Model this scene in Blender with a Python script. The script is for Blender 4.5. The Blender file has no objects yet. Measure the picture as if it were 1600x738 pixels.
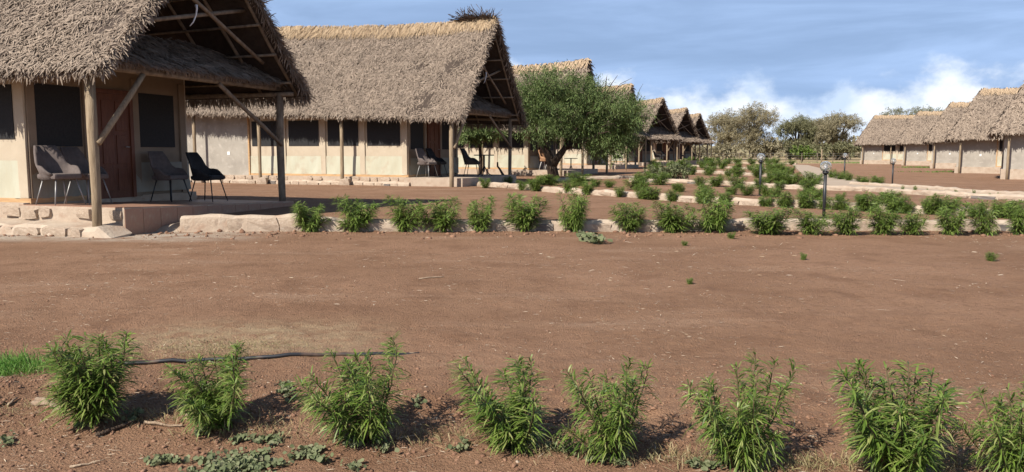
import bpy, bmesh, math, random
import numpy as np
from mathutils import Vector, Matrix

random.seed(7)
rng = np.random.default_rng(7)
S = bpy.context.scene
COL = S.collection
R = math.radians

# ------------------------------------------------------------------ camera
CAM_Z = 1.30
F = 1250.0                       # focal length in photo pixels (1600 wide)
PITCH = math.atan(131 / F)       # looking slightly down
cam = bpy.data.cameras.new('camera')
cam.sensor_width = 36.0
cam.lens = 36.0 * F / 1600.0
cam.clip_start = 0.05
cam.clip_end = 9000
camo = bpy.data.objects.new('camera', cam)
COL.objects.link(camo)
camo.location = (0, 0, CAM_Z)
camo.rotation_euler = (R(90) - PITCH, 0, 0)
S.camera = camo

# ------------------------------------------------------------------ light
SUN_AZ = R(42)                   # light travels towards +Y turned 42 deg to the right
SUN_EL = R(42)
w = bpy.data.worlds.new('World'); S.world = w; w.use_nodes = True
nt = w.node_tree; nt.nodes.clear()
def wn(t, **k):
    n = nt.nodes.new(t)
    for a, b in k.items(): setattr(n, a, b)
    return n
def wl(a, b): nt.links.new(a, b)
def wmath(op, a, b=None, c=None, clamp=False):
    n = wn('ShaderNodeMath', operation=op, use_clamp=clamp)
    for i, v in enumerate((a, b, c)):
        if v is None: continue
        if isinstance(v, (int, float)): n.inputs[i].default_value = v
        else: wl(v, n.inputs[i])
    return n.outputs[0]
def wsmooth(v, a, b, lo=0.0, hi=1.0):
    n = wn('ShaderNodeMapRange', interpolation_type='SMOOTHSTEP')
    wl(v, n.inputs[0]); n.inputs[1].default_value = a; n.inputs[2].default_value = b
    n.inputs[3].default_value = lo; n.inputs[4].default_value = hi
    return n.outputs[0]
out = wn('ShaderNodeOutputWorld'); bg = wn('ShaderNodeBackground')
bg.inputs[1].default_value = 0.068
geo = wn('ShaderNodeNewGeometry')
tc = wn('ShaderNodeTexCoord')
sep = wn('ShaderNodeSeparateXYZ'); wl(tc.outputs['Generated'], sep.inputs[0])
zz = sep.outputs[2]
# the clear sky between the clouds, sampled a little above the hazy horizon
zup = wmath('ADD', wmath('ABSOLUTE', zz), 0.22)
comb = wn('ShaderNodeCombineXYZ'); wl(sep.outputs[0], comb.inputs[0]); wl(sep.outputs[1], comb.inputs[1]); wl(zup, comb.inputs[2])
nrm = wn('ShaderNodeVectorMath', operation='NORMALIZE'); wl(comb.outputs[0], nrm.inputs[0])
sky = wn('ShaderNodeTexSky', sky_type='NISHITA')
sky.sun_disc = False; sky.sun_elevation = SUN_EL; sky.sun_rotation = SUN_AZ + math.pi
sky.air_density = 1.0; sky.dust_density = 0.6; sky.ozone_density = 1.6; sky.altitude = 900
wl(nrm.outputs[0], sky.inputs[0])
# thin grey-blue layer cloud, stretched sideways
mp = wn('ShaderNodeMapping'); mp.inputs['Scale'].default_value = (2.2, 2.2, 17); mp.inputs['Location'].default_value = (3.1, 0.4, 0.3)
wl(tc.outputs['Generated'], mp.inputs[0])
n1 = wn('ShaderNodeTexNoise'); n1.inputs['Scale'].default_value = 1.3; n1.inputs['Detail'].default_value = 7; n1.inputs['Roughness'].default_value = .55
n1.inputs['Distortion'].default_value = .5
wl(mp.outputs[0], n1.inputs[0])
layer = wmath('MULTIPLY', wsmooth(n1.outputs[0], .30, .74, 0.45, .9), wsmooth(zz, .22, .6, 1, .1))
mix1 = wn('ShaderNodeMixRGB'); wl(layer, mix1.inputs[0]); wl(sky.outputs[0], mix1.inputs[1]); mix1.inputs[2].default_value = (5.0, 7.0, 10.7, 1)
# heaped white clouds low over the horizon
mp2 = wn('ShaderNodeMapping'); mp2.inputs['Scale'].default_value = (13, 13, 19); mp2.inputs['Location'].default_value = (1.7, 2.3, 0.0)
wl(tc.outputs['Generated'], mp2.inputs[0])
n2 = wn('ShaderNodeTexNoise'); n2.inputs['Scale'].default_value = 1.0; n2.inputs['Detail'].default_value = 9; n2.inputs['Roughness'].default_value = .58
wl(mp2.outputs[0], n2.inputs[0])
mp2b = wn('ShaderNodeMapping'); mp2b.inputs['Scale'].default_value = (2.6, 2.6, .5); mp2b.inputs['Location'].default_value = (4.7, 1.15, 0.0)
wl(tc.outputs['Generated'], mp2b.inputs[0])
n2b = wn('ShaderNodeTexNoise'); n2b.inputs['Scale'].default_value = 1.0; n2b.inputs['Detail'].default_value = 2
wl(mp2b.outputs[0], n2b.inputs[0])
edge = wmath('ADD', wmath('SUBTRACT', 0.090, zz), wmath('ADD', wmath('MULTIPLY', wmath('SUBTRACT', n2.outputs[0], .5), .15), wmath('MULTIPLY', wmath('SUBTRACT', n2b.outputs[0], .5), .05)))
cum = wsmooth(edge, -0.006, 0.034, 0, .92)
mp3 = wn('ShaderNodeMapping'); mp3.inputs['Scale'].default_value = (16, 16, 22); mp3.inputs['Location'].default_value = (1.75, 2.3, -0.25)
wl(tc.outputs['Generated'], mp3.inputs[0])
n3 = wn('ShaderNodeTexNoise'); n3.inputs['Scale'].default_value = 1.0; n3.inputs['Detail'].default_value = 6
wl(mp3.outputs[0], n3.inputs[0])
shade = wsmooth(n3.outputs[0], .36, .64)
cc = wn('ShaderNodeMixRGB'); wl(shade, cc.inputs[0]); cc.inputs[1].default_value = (7.0, 8.5, 10.8, 1); cc.inputs[2].default_value = (10.8, 11.3, 11.9, 1)
mix2 = wn('ShaderNodeMixRGB'); wl(cum, mix2.inputs[0]); wl(mix1.outputs[0], mix2.inputs[1]); wl(cc.outputs[0], mix2.inputs[2])
wl(mix2.outputs[0], bg.inputs[0]); wl(bg.outputs[0], out.inputs[0])

sun = bpy.data.lights.new('sun', 'SUN'); sun.energy = 5.0; sun.angle = R(0.5); sun.color = (1.0, .94, .85)
suno = bpy.data.objects.new('sun', sun); COL.objects.link(suno)
ld = Vector((math.sin(SUN_AZ) * math.cos(SUN_EL), math.cos(SUN_AZ) * math.cos(SUN_EL), -math.sin(SUN_EL)))
suno.rotation_euler = ld.to_track_quat('-Z', 'Y').to_euler()
suno.location = (-20, -40, 40)
S.view_settings.view_transform = 'Standard'; S.view_settings.look = 'None'
S.view_settings.exposure = 0.56; S.view_settings.gamma = 1.0
S.render.engine = 'CYCLES'
S.cycles.diffuse_bounces = 2; S.cycles.max_bounces = 8

# ------------------------------------------------------------------ helpers
def tag(o, label=None, cat=None, group=None, kind=None):
    if label: o['label'] = label
    if cat: o['category'] = cat
    if group: o['group'] = group
    if kind: o['kind'] = kind
    return o
def empty(name, loc=(0, 0, 0), rz=0.0, parent=None):
    o = bpy.data.objects.new(name, None); COL.objects.link(o)
    o.location = loc; o.rotation_euler = (0, 0, rz); o.empty_display_size = .2
    if parent: o.parent = parent
    return o
def link_mesh(name, me, parent=None, loc=(0, 0, 0), rot=(0, 0, 0), scale=(1, 1, 1)):
    o = bpy.data.objects.new(name, me); COL.objects.link(o)
    o.location = loc; o.rotation_euler = rot; o.scale = scale
    if parent: o.parent = parent
    return o
def copy_tree(o, parent=None):
    c = o.copy(); COL.objects.link(c); c.parent = parent
    for ch in list(o.children): copy_tree(ch, c)
    return c

class MB:
    """collects shapes into one mesh"""
    def __init__(s): s.v = []; s.f = []
    def raw(s, vs, fs):
        n = len(s.v); s.v += [tuple(p) for p in vs]; s.f += [tuple(i + n for i in f) for f in fs]
    def hexa(s, p):               # 8 points: bottom 4 ccw, top 4 ccw
        s.raw(p, [(3, 2, 1, 0), (4, 5, 6, 7), (0, 1, 5, 4), (1, 2, 6, 5), (2, 3, 7, 6), (3, 0, 4, 7)])
    def box(s, a, b):
        x0, y0, z0 = a; x1, y1, z1 = b
        s.hexa([(x0, y0, z0), (x1, y0, z0), (x1, y1, z0), (x0, y1, z0), (x0, y0, z1), (x1, y0, z1), (x1, y1, z1), (x0, y1, z1)])
    def tube(s, pts, rad, n=8, cap=True):
        pts = [Vector(p) for p in pts]
        if isinstance(rad, (int, float)): rad = [rad] * len(pts)
        rings = []; ref = None
        for i, p in enumerate(pts):
            d = (pts[min(i + 1, len(pts) - 1)] - pts[max(i - 1, 0)]).normalized()
            if ref is None:
                ref = d.orthogonal().normalized()
            else:
                ref = (ref - d * ref.dot(d))
                ref = ref.normalized() if ref.length > 1e-6 else d.orthogonal().normalized()
            b = d.cross(ref)
            rings.append([p + (ref * math.cos(2 * math.pi * k / n) + b * math.sin(2 * math.pi * k / n)) * rad[i] for k in range(n)])
        vs = [q for r in rings for q in r]; fs = []
        for i in range(len(pts) - 1):
            for k in range(n):
                fs.append((i * n + k, i * n + (k + 1) % n, (i + 1) * n + (k + 1) % n, (i + 1) * n + k))
        if cap:
            fs.append(tuple(reversed(range(n)))); fs.append(tuple((len(pts) - 1) * n + k for k in range(n)))
        s.raw(vs, fs)
    def lathe(s, prof, n=24, c=(0, 0, 0)):
        vs = []; fs = []
        for r, z in prof:
            for k in range(n):
                a = 2 * math.pi * k / n
                vs.append((c[0] + r * math.cos(a), c[1] + r * math.sin(a), c[2] + z))
        for i in range(len(prof) - 1):
            for k in range(n):
                fs.append((i * n + k, i * n + (k + 1) % n, (i + 1) * n + (k + 1) % n, (i + 1) * n + k))
        s.raw(vs, fs)
    def mesh(s, name, mat, smooth=False):
        me = bpy.data.meshes.new(name); me.from_pydata(s.v, [], s.f); me.materials.append(mat)
        if smooth: me.shade_smooth()
        me.update(); return me
    def build(s, name, mat, parent=None, smooth=False, bevel=0):
        me = s.mesh(name, mat, smooth)
        if bevel:
            bm = bmesh.new(); bm.from_mesh(me)
            bmesh.ops.bevel(bm, geom=bm.edges[:], offset=bevel, segments=2, affect='EDGES', profile=.6)
            bm.to_mesh(me); bm.free()
        return link_mesh(name, me, parent)

def np_mesh(name, V, Q, mat, T=None, smooth=False):
    """fast mesh from numpy verts, quads and tris"""
    V = np.asarray(V, dtype=np.float32)
    loops = []; starts = []; tot = []
    nq = 0 if Q is None else len(Q); nt_ = 0 if T is None else len(T)
    idx = []
    if nq: idx.append(np.asarray(Q, dtype=np.int32).ravel())
    if nt_: idx.append(np.asarray(T, dtype=np.int32).ravel())
    idx = np.concatenate(idx)
    st = np.concatenate([np.arange(nq, dtype=np.int32) * 4, nq * 4 + np.arange(nt_, dtype=np.int32) * 3])
    me = bpy.data.meshes.new(name)
    me.vertices.add(len(V)); me.vertices.foreach_set('co', V.ravel())
    me.loops.add(len(idx)); me.loops.foreach_set('vertex_index', idx)
    me.polygons.add(nq + nt_); me.polygons.foreach_set('loop_start', st)
    me.materials.append(mat)
    me.update(calc_edges=True); me.validate()
    if smooth: me.shade_smooth()
    return me

def hash2(ix, iy, seed):
    h = (ix.astype(np.int64) * 374761393 + iy.astype(np.int64) * 668265263 + seed * 1442695041) & 0x7fffffff
    h = ((h ^ (h >> 13)) * 1274126177) & 0x7fffffff
    return ((h ^ (h >> 16)) & 0xffff) / 65535.0
def vnoise(x, y, seed=0):
    x = np.asarray(x, float); y = np.asarray(y, float)
    ix = np.floor(x); iy = np.floor(y); fx = x - ix; fy = y - iy
    fx = fx * fx * (3 - 2 * fx); fy = fy * fy * (3 - 2 * fy)
    a = hash2(ix, iy, seed); b = hash2(ix + 1, iy, seed); c = hash2(ix, iy + 1, seed); d = hash2(ix + 1, iy + 1, seed)
    return (a * (1 - fx) + b * fx) * (1 - fy) + (c * (1 - fx) + d * fx) * fy
def fbm(x, y, seed=0, o=4):
    s = 0; a = .5
    for i in range(o):
        s = s + a * (vnoise(x, y, seed + i) - .5); x = x * 2.03; y = y * 2.03; a *= .5
    return s
def sstep(a, b, x):
    t = np.clip((np.asarray(x, float) - a) / (b - a), 0, 1); return t * t * (3 - 2 * t)

# ground height ----------------------------------------------------
def kerb_y(x): return 13.12 + 0.012 * x            # front face of the first kerb
def ground(x, y):
    x = np.asarray(x, float); y = np.asarray(y, float)
    left = 1 - sstep(-6.4, -5.2, x)
    back = sstep(0.02, 0.22, y - kerb_y(x)) * (1 - left) + sstep(13.0, 20.0, y) * left
    h = .17 * back
    h = h - .3 * sstep(9, 26, x) * sstep(13, 30, y)
    h = h * (1 - .4 * sstep(60, 140, y))
    near = 1 - sstep(9, 14, y)
    und = fbm(x * .5, y * .5, 11, 3) * .10
    h = h + und * (.35 + .65 * (1 - near)) * (1 - sstep(60, 90, y)) * .6
    row = np.exp(-((y - (3.85 - .1 * x)) / .42) ** 2) * (1 - sstep(5, 6, np.abs(x)))
    h = h + row * (.02 + fbm(x * 4, y * 4, 5, 4) * .13)
    fine = (1 - sstep(6, 12, y))
    h = h + fbm(x * 7, y * 7, 21, 4) * .03 * fine + fbm(x * 2.2, y * 2.2, 27, 3) * .035 * near
    return h
def g1(x, y): return float(ground(np.array([x]), np.array([y]))[0])
def ray(px, py):
    dx = (px - 800) / F; dy = (369 - py) / F
    c, s = math.cos(PITCH), math.sin(PITCH)
    return Vector((dx, c + dy * s, -s + dy * c))
def G(px, py):
    """the spot of ground seen at a photo pixel"""
    d = ray(px, py); z = 0.0
    for _ in range(12):
        t = (z - CAM_Z) / d.z; p = Vector((0, 0, CAM_Z)) + d * t
        z = .5 * z + .5 * g1(p.x, p.y)
    return Vector((p.x, p.y, g1(p.x, p.y)))
def Hgt(px_h, D): return px_h * D / F

# ------------------------------------------------------------------ materials
def mat(name, col, rough=.85, var=None, vscale=6.0, bump=0.0, bscale=40.0, island=None, metallic=0, spec=.3, stretch=None, transl=0.0, dirt=None, coord='Object'):
    m = bpy.data.materials.new(name); m.use_nodes = True
    t = m.node_tree; N = t.nodes; L = t.links
    p = N['Principled BSDF']; p.inputs['Roughness'].default_value = rough; p.inputs['Metallic'].default_value = metallic
    p.inputs['Specular IOR Level'].default_value = spec
    base = N.new('ShaderNodeRGB'); base.outputs[0].default_value = (*col, 1); cur = base.outputs[0]
    co = N.new('ShaderNodeTexCoord'); vec = co.outputs[coord]
    if stretch:
        mp = N.new('ShaderNodeMapping'); mp.inputs['Scale'].default_value = stretch; L.new(vec, mp.inputs[0]); vec = mp.outputs[0]
    if var:
        n = N.new('ShaderNodeTexNoise'); n.inputs['Scale'].default_value = vscale; n.inputs['Detail'].default_value = 6; n.inputs['Roughness'].default_value = .6
        L.new(vec, n.inputs[0])
        r = N.new('ShaderNodeMapRange'); r.inputs[1].default_value = .35; r.inputs[2].default_value = .68; L.new(n.outputs[0], r.inputs[0])
        mx = N.new('ShaderNodeMixRGB'); L.new(r.outputs[0], mx.inputs[0]); L.new(cur, mx.inputs[1]); mx.inputs[2].default_value = (*var, 1); cur = mx.outputs[0]
    if island:
        gi = N.new('ShaderNodeNewGeometry')
        cr = N.new('ShaderNodeValToRGB'); el = cr.color_ramp.elements
        el[0].position = 0; el[0].color = (*island[0], 1); el[1].position = 1; el[1].color = (*island[-1], 1)
        for i, c in enumerate(island[1:-1]):
            e = el.new((i + 1) / (len(island) - 1)); e.color = (*c, 1)
        L.new(gi.outputs['Random Per Island'], cr.inputs[0])
        if var:
            mx = N.new('ShaderNodeMixRGB'); mx.blend_type = 'MIX'; mx.inputs[0].default_value = .72
            L.new(cur, mx.inputs[1]); L.new(cr.outputs[0], mx.inputs[2]); cur = mx.outputs[0]
        else: cur = cr.outputs[0]
    if dirt:
        n = N.new('ShaderNodeTexNoise'); n.inputs['Scale'].default_value = dirt[1]; n.inputs['Detail'].default_value = 8
        L.new(co.outputs[coord], n.inputs[0])
        r = N.new('ShaderNodeMapRange'); r.inputs[1].default_value = dirt[2]; r.inputs[2].default_value = dirt[3]; L.new(n.outputs[0], r.inputs[0])
        mx = N.new('ShaderNodeMixRGB'); L.new(r.outputs[0], mx.inputs[0]); L.new(cur, mx.inputs[1]); mx.inputs[2].default_value = (*dirt[0], 1); cur = mx.outputs[0]
    L.new(cur, p.inputs['Base Color'])
    if bump:
        n = N.new('ShaderNodeTexNoise'); n.inputs['Scale'].default_value = bscale; n.inputs['Detail'].default_value = 5
        L.new(vec, n.inputs[0]); b = N.new('ShaderNodeBump'); b.inputs['Strength'].default_value = bump; b.inputs['Distance'].default_value = .02
        L.new(n.outputs[0], b.inputs['Height']); L.new(b.outputs[0], p.inputs['Normal'])
    if transl:
        tr = N.new('ShaderNodeBsdfTranslucent'); L.new(cur, tr.inputs[0]); ms = N.new('ShaderNodeMixShader'); ms.inputs[0].default_value = transl
        L.new(p.outputs[0], ms.inputs[1]); L.new(tr.outputs[0], ms.inputs[2]); L.new(ms.outputs[0], N['Material Output'].inputs[0])
    return m

M = {}
M['thatch'] = mat('thatch', (.35, .265, .195), .9, var=(.17, .128, .098), vscale=.9, island=[(.13, .098, .074), (.205, .158, .12), (.265, .207, .158), (.325, .257, .195), (.195, .147, .112), (.38, .305, .235)])
M['thatch_base'] = mat('thatch_base', (.075, .055, .042), .95, var=(.05, .036, .028), vscale=9, bump=.6, bscale=50)
M['ridge_straw'] = mat('ridge_straw', (.5, .33, .17), .85, island=[(.31, .215, .125), (.39, .28, .17), (.46, .34, .215), (.30, .215, .14)])
M['brush'] = mat('brush', (.06, .04, .03), .95, island=[(.04, .03, .02), (.10, .07, .05), (.16, .11, .08)])
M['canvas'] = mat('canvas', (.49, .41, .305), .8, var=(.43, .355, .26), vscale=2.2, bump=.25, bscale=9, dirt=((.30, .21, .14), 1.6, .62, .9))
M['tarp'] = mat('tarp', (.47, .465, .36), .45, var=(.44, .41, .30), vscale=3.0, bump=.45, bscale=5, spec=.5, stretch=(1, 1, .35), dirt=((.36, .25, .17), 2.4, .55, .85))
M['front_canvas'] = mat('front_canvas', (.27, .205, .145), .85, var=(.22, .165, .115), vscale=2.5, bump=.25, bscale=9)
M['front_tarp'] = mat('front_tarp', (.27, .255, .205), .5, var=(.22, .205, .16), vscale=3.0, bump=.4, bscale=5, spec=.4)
M['mesh_net'] = mat('mesh_net', (.018, .018, .019), .75, var=(.028, .027, .026), vscale=30)
M['cement'] = mat('cement', (.36, .325, .275), .92, var=(.285, .255, .215), vscale=1.8, bump=.35, bscale=22, dirt=((.47, .42, .36), 4.5, .55, .8))
M['pole'] = mat('pole', (.34, .26, .17), .8, var=(.20, .145, .09), vscale=9, bump=.4, bscale=30, stretch=(3, 3, .35))
M['pole_grey'] = mat('pole_grey', (.26, .20, .14), .85, var=(.13, .095, .065), vscale=9, bump=.4, bscale=30, stretch=(1, 1, .5))
M['timber'] = mat('timber', (.50, .32, .16), .7, var=(.38, .22, .11), vscale=7, stretch=(.4, .4, 3))
M['door'] = mat('door', (.16, .06, .033), .5, var=(.10, .036, .02), vscale=8, stretch=(3, 3, .4), bump=.25, bscale=30)
M['tile'] = mat('tile', (.34, .19, .125), .45, var=(.27, .145, .095), vscale=5, spec=.5, dirt=((.38, .27, .19), 5, .5, .8))
M['grout'] = mat('grout', (.42, .36, .30), .9)
M['stone'] = mat('stone', (.46, .36, .27), .92, var=(.33, .245, .18), vscale=5, bump=.7, bscale=22, dirt=((.55, .46, .36), 9, .55, .75), coord='Object')
M['stone_dark'] = mat('stone_dark', (.22, .19, .165), .92, var=(.13, .11, .10), vscale=5, bump=.7, bscale=20)
M['mortar'] = mat('mortar', (.45, .365, .28), .95, var=(.36, .275, .205), vscale=3, bump=.6, bscale=25, dirt=((.30, .19, .13), 4, .55, .8))
M['path'] = mat('path', (.42, .335, .25), .95, var=(.35, .265, .195), vscale=1.5, bump=.5, bscale=14)
M['metal_black'] = mat('metal_black', (.02, .02, .022), .45, spec=.5)
M['metal_grey'] = mat('metal_grey', (.30, .29, .28), .5, metallic=.5)
M['fabric_grey'] = mat('fabric_grey', (.15, .12, .108), .9, var=(.11, .088, .08), vscale=14, bump=.3, bscale=160)
M['fabric_black'] = mat('fabric_black', (.02, .019, .02), .8, var=(.03, .028, .028), vscale=10)
M['fabric_tan'] = mat('fabric_tan', (.36, .20, .11), .85, var=(.28, .15, .08), vscale=10)
M['white'] = mat('white', (.75, .73, .70), .5)
M['hose'] = mat('hose', (.018, .019, .023), .5, spec=.45, dirt=((.16, .10, .065), 8, .52, .75))
M['bark'] = mat('bark', (.085, .058, .04), .95, var=(.045, .03, .022), vscale=10, bump=.8, bscale=30, stretch=(3, 3, .6))
M['bark_pale'] = mat('bark_pale', (.20, .16, .12), .95, var=(.12, .09, .065), vscale=3)
M['stem'] = mat('stem', (.085, .085, .035), .8, var=(.10, .06, .035), vscale=12)
M['leaf'] = mat('leaf', (.06, .12, .03), .5, island=[(.05, .095, .014), (.10, .17, .022), (.155, .24, .035), (.08, .14, .02), (.26, .31, .08), (.055, .105, .017), (.18, .255, .042), (.33, .34, .13)], transl=.3, spec=.5)
M['leaf_mid'] = mat('leaf_mid', (.06, .12, .03), .5, island=[(.09, .15, .025), (.14, .22, .036), (.20, .285, .055), (.11, .18, .032), (.27, .32, .09), (.07, .125, .022)], transl=.3, spec=.4)
M['leaf_acacia'] = mat('leaf_acacia', (.06, .1, .03), .6, island=[(.06, .10, .032), (.11, .17, .05), (.15, .21, .065), (.21, .265, .095), (.10, .14, .05), (.20, .22, .09)], transl=.22)
M['leaf_far'] = mat('leaf_far', (.13, .12, .06), .8, island=[(.28, .24, .15), (.33, .285, .18), (.37, .325, .21), (.31, .275, .16), (.41, .36, .24)], transl=.4)
M['leaf_far_green'] = mat('leaf_far_green', (.09, .10, .04), .8, island=[(.19, .19, .10), (.23, .225, .12), (.27, .26, .14), (.30, .285, .16)], transl=.4)
M['leaf_weed'] = mat('leaf_weed', (.17, .22, .12), .75, island=[(.085, .105, .045), (.13, .15, .07), (.19, .20, .105), (.11, .135, .055), (.24, .23, .14)], transl=.15)
M['leaf_weed_green'] = mat('leaf_weed_green', (.08, .17, .04), .7, island=[(.07, .15, .035), (.11, .2, .05), (.15, .24, .08)], transl=.2)
M['grass'] = mat('grass', (.08, .2, .03), .6, island=[(.07, .17, .02), (.10, .24, .03), (.14, .28, .05), (.20, .26, .08)], transl=.3)
M['drygrass'] = mat('drygrass', (.30, .24, .12), .8, island=[(.22, .16, .08), (.34, .26, .13), (.17, .17, .07), (.42, .34, .20)], transl=.15)
M['straw'] = mat('straw', (.42, .32, .21), .85, island=[(.26, .18, .11), (.38, .28, .18), (.50, .40, .28), (.60, .50, .38), (.30, .19, .12)])
M['deadwood'] = mat('deadwood', (.38, .29, .20), .9, var=(.22, .15, .10), vscale=10, bump=.7, bscale=40, stretch=(1, 1, 1))
M['clod'] = mat('clod', (.26, .15, .1), .95, island=[(.17, .09, .055), (.22, .12, .075), (.28, .16, .10), (.21, .115, .07)], bump=.5, bscale=120)

def soil_material():
    m = bpy.data.materials.new('soil'); m.use_nodes = True
    t = m.node_tree; N = t.nodes; L = t.links; p = N['Principled BSDF']
    p.inputs['Roughness'].default_value = .95; p.inputs['Specular IOR Level'].default_value = .15
    co = N.new('ShaderNodeTexCoord'); v = co.outputs['Object']
    def noise(sc, det=6, rough=.6, vec=v):
        n = N.new('ShaderNodeTexNoise'); n.inputs['Scale'].default_value = sc; n.inputs['Detail'].default_value = det; n.inputs['Roughness'].default_value = rough
        L.new(vec, n.inputs[0]); return n.outputs[0]
    def rng_(s, a, b, lo=0, hi=1):
        r = N.new('ShaderNodeMapRange'); r.interpolation_type = 'SMOOTHSTEP'
        r.inputs[1].default_value = a; r.inputs[2].default_value = b; r.inputs[3].default_value = lo; r.inputs[4].default_value = hi
        L.new(s, r.inputs[0]); return r.outputs[0]
    def mix(fac, a, b, bt='MIX'):
        x = N.new('ShaderNodeMixRGB'); x.blend_type = bt
        for s, q in ((0, fac), (1, a), (2, b)):
            if isinstance(q, tuple): x.inputs[s].default_value = (*q, 1)
            elif isinstance(q, float): x.inputs[s].default_value = q
            else: L.new(q, x.inputs[s])
        return x.outputs[0]
    c = mix(rng_(noise(.35), .35, .65), (.258, .146, .086), (.318, .184, .112))
    c = mix(rng_(noise(1.7), .45, .7, 0, .75), c, (.21, .114, .066))
    mp = N.new('ShaderNodeMapping'); mp.inputs['Scale'].default_value = (.25, 1.0, 1); L.new(v, mp.inputs[0])
    c = mix(rng_(noise(1.3, vec=mp.outputs[0]), .52, .75, 0, .8), c, (.36, .23, .15))   # dusty drag marks
    c = mix(rng_(noise(14), .5, .75, 0, .7), c, (.165, .085, .05))
    c = mix(rng_(noise(60, 3), .6, .78, 0, .65), c, (.43, .30, .20))                 # grit
    c = mix(rng_(noise(110, 2), .63, .72, 0, .7), c, (.14, .072, .044))
    # far dry pasture beyond the camp
    sp = N.new('ShaderNodeSeparateXYZ'); L.new(v, sp.inputs[0])
    def mul(*q):
        cur = q[0]
        for z in q[1:]:
            x = N.new('ShaderNodeMath'); x.operation = 'MULTIPLY'; L.new(cur, x.inputs[0]); L.new(z, x.inputs[1]); cur = x.outputs[0]
        return cur
    # spilt lime and cement dust where the first tent was built
    c = mix(mul(rng_(sp.outputs[1], 11.3, 12.1), rng_(sp.outputs[1], 14.5, 13.0), rng_(sp.outputs[0], -3.2, -5.2), rng_(noise(2.2), .32, .58, .15, .95)), c, (.47, .385, .30))
    # dry trampled straw beside the water pipe
    c = mix(mul(rng_(sp.outputs[1], 4.9, 5.3), rng_(sp.outputs[1], 6.4, 5.6), rng_(sp.outputs[0], -3.0, -2.2), rng_(sp.outputs[0], -.6, -1.4), rng_(noise(6), .35, .65, .1, .8)), c, (.42, .315, .19))
    c = mix(rng_(sp.outputs[1], 92, 108), c, mix(rng_(noise(.08), .4, .6), (.40, .30, .17), (.30, .23, .13)))
    L.new(c, p.inputs['Base Color'])
    b = N.new('ShaderNodeBump'); b.inputs['Strength'].default_value = .9; b.inputs['Distance'].default_value = .03
    h = N.new('ShaderNodeMath'); h.operation = 'ADD'; L.new(noise(22, 8, .65), h.inputs[0]); L.new(noise(90, 4, .6), h.inputs[1])
    L.new(h.outputs[0], b.inputs['Height']); L.new(b.outputs[0], p.inputs['Normal'])
    return m
M['soil'] = soil_material()

# glass of the lamp globes
def glass():
    m = bpy.data.materials.new('globe_glass'); m.use_nodes = True
    p = m.node_tree.nodes['Principled BSDF']; p.inputs['Base Color'].default_value = (.92, .92, .9, 1)
    p.inputs['Roughness'].default_value = .06; p.inputs['Transmission Weight'].default_value = .92; p.inputs['IOR'].default_value = 1.12
    return m
M['glass'] = glass()

# ------------------------------------------------------------------ ground
xs = np.unique(np.concatenate([np.linspace(-2500, -120, 8), np.linspace(-120, -32, 12), np.linspace(-32, -10, 60), np.linspace(-10, -3.6, 90), np.linspace(-3.6, 3.6, 240),
                               np.linspace(3.6, 10, 90), np.linspace(10, 34, 60), np.linspace(34, 120, 20), np.linspace(120, 2500, 8)]))
ys = np.unique(np.concatenate([np.linspace(-60, 2.4, 12), np.linspace(2.4, 6.2, 190), np.linspace(6.2, 12.6, 130), np.linspace(12.6, 14, 40), np.linspace(14, 36, 90),
                               np.linspace(36, 110, 50), np.geomspace(112, 5000, 18)]))
XX, YY = np.meshgrid(xs, ys)
ZZ = ground(XX, YY)
V = np.stack([XX, YY, ZZ], -1).reshape(-1, 3)
nx = len(xs); ny = len(ys)
i, j = np.meshgrid(np.arange(nx - 1), np.arange(ny - 1)); a = (j * nx + i).ravel()
Q = np.stack([a, a + 1, a + nx + 1, a + nx], -1)
tag(link_mesh('ground', np_mesh('ground', V, Q, M['soil'], smooth=True)), 'bare red-brown soil of the camp, flat and dusty', None, None, 'structure')

# ------------------------------------------------------------------ stones
def stone_mesh(seed, m, jit=.12):
    r = random.Random(seed)
    bm = bmesh.new(); bmesh.ops.create_cube(bm, size=1)
    for v in bm.verts: v.co += Vector((r.uniform(-1, 1), r.uniform(-1, 1), r.uniform(-1, 1))) * jit * .8
    bmesh.ops.subdivide_edges(bm, edges=bm.edges[:], cuts=1, use_grid_fill=True)
    for v in bm.verts: v.co *= 1 - .10 * max(0, v.co.length - .62) / .25
    for v in bm.verts: v.co += Vector((r.uniform(-1, 1), r.uniform(-1, 1), r.uniform(-1, 1))) * .055
    me = bpy.data.meshes.new('stone'); bm.to_mesh(me); bm.free(); me.materials.append(m); me.shade_smooth() if False else None
    return me
STONES = [stone_mesh(s, M['stone']) for s in range(7)] + [stone_mesh(90, M['stone_dark'])]

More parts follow.
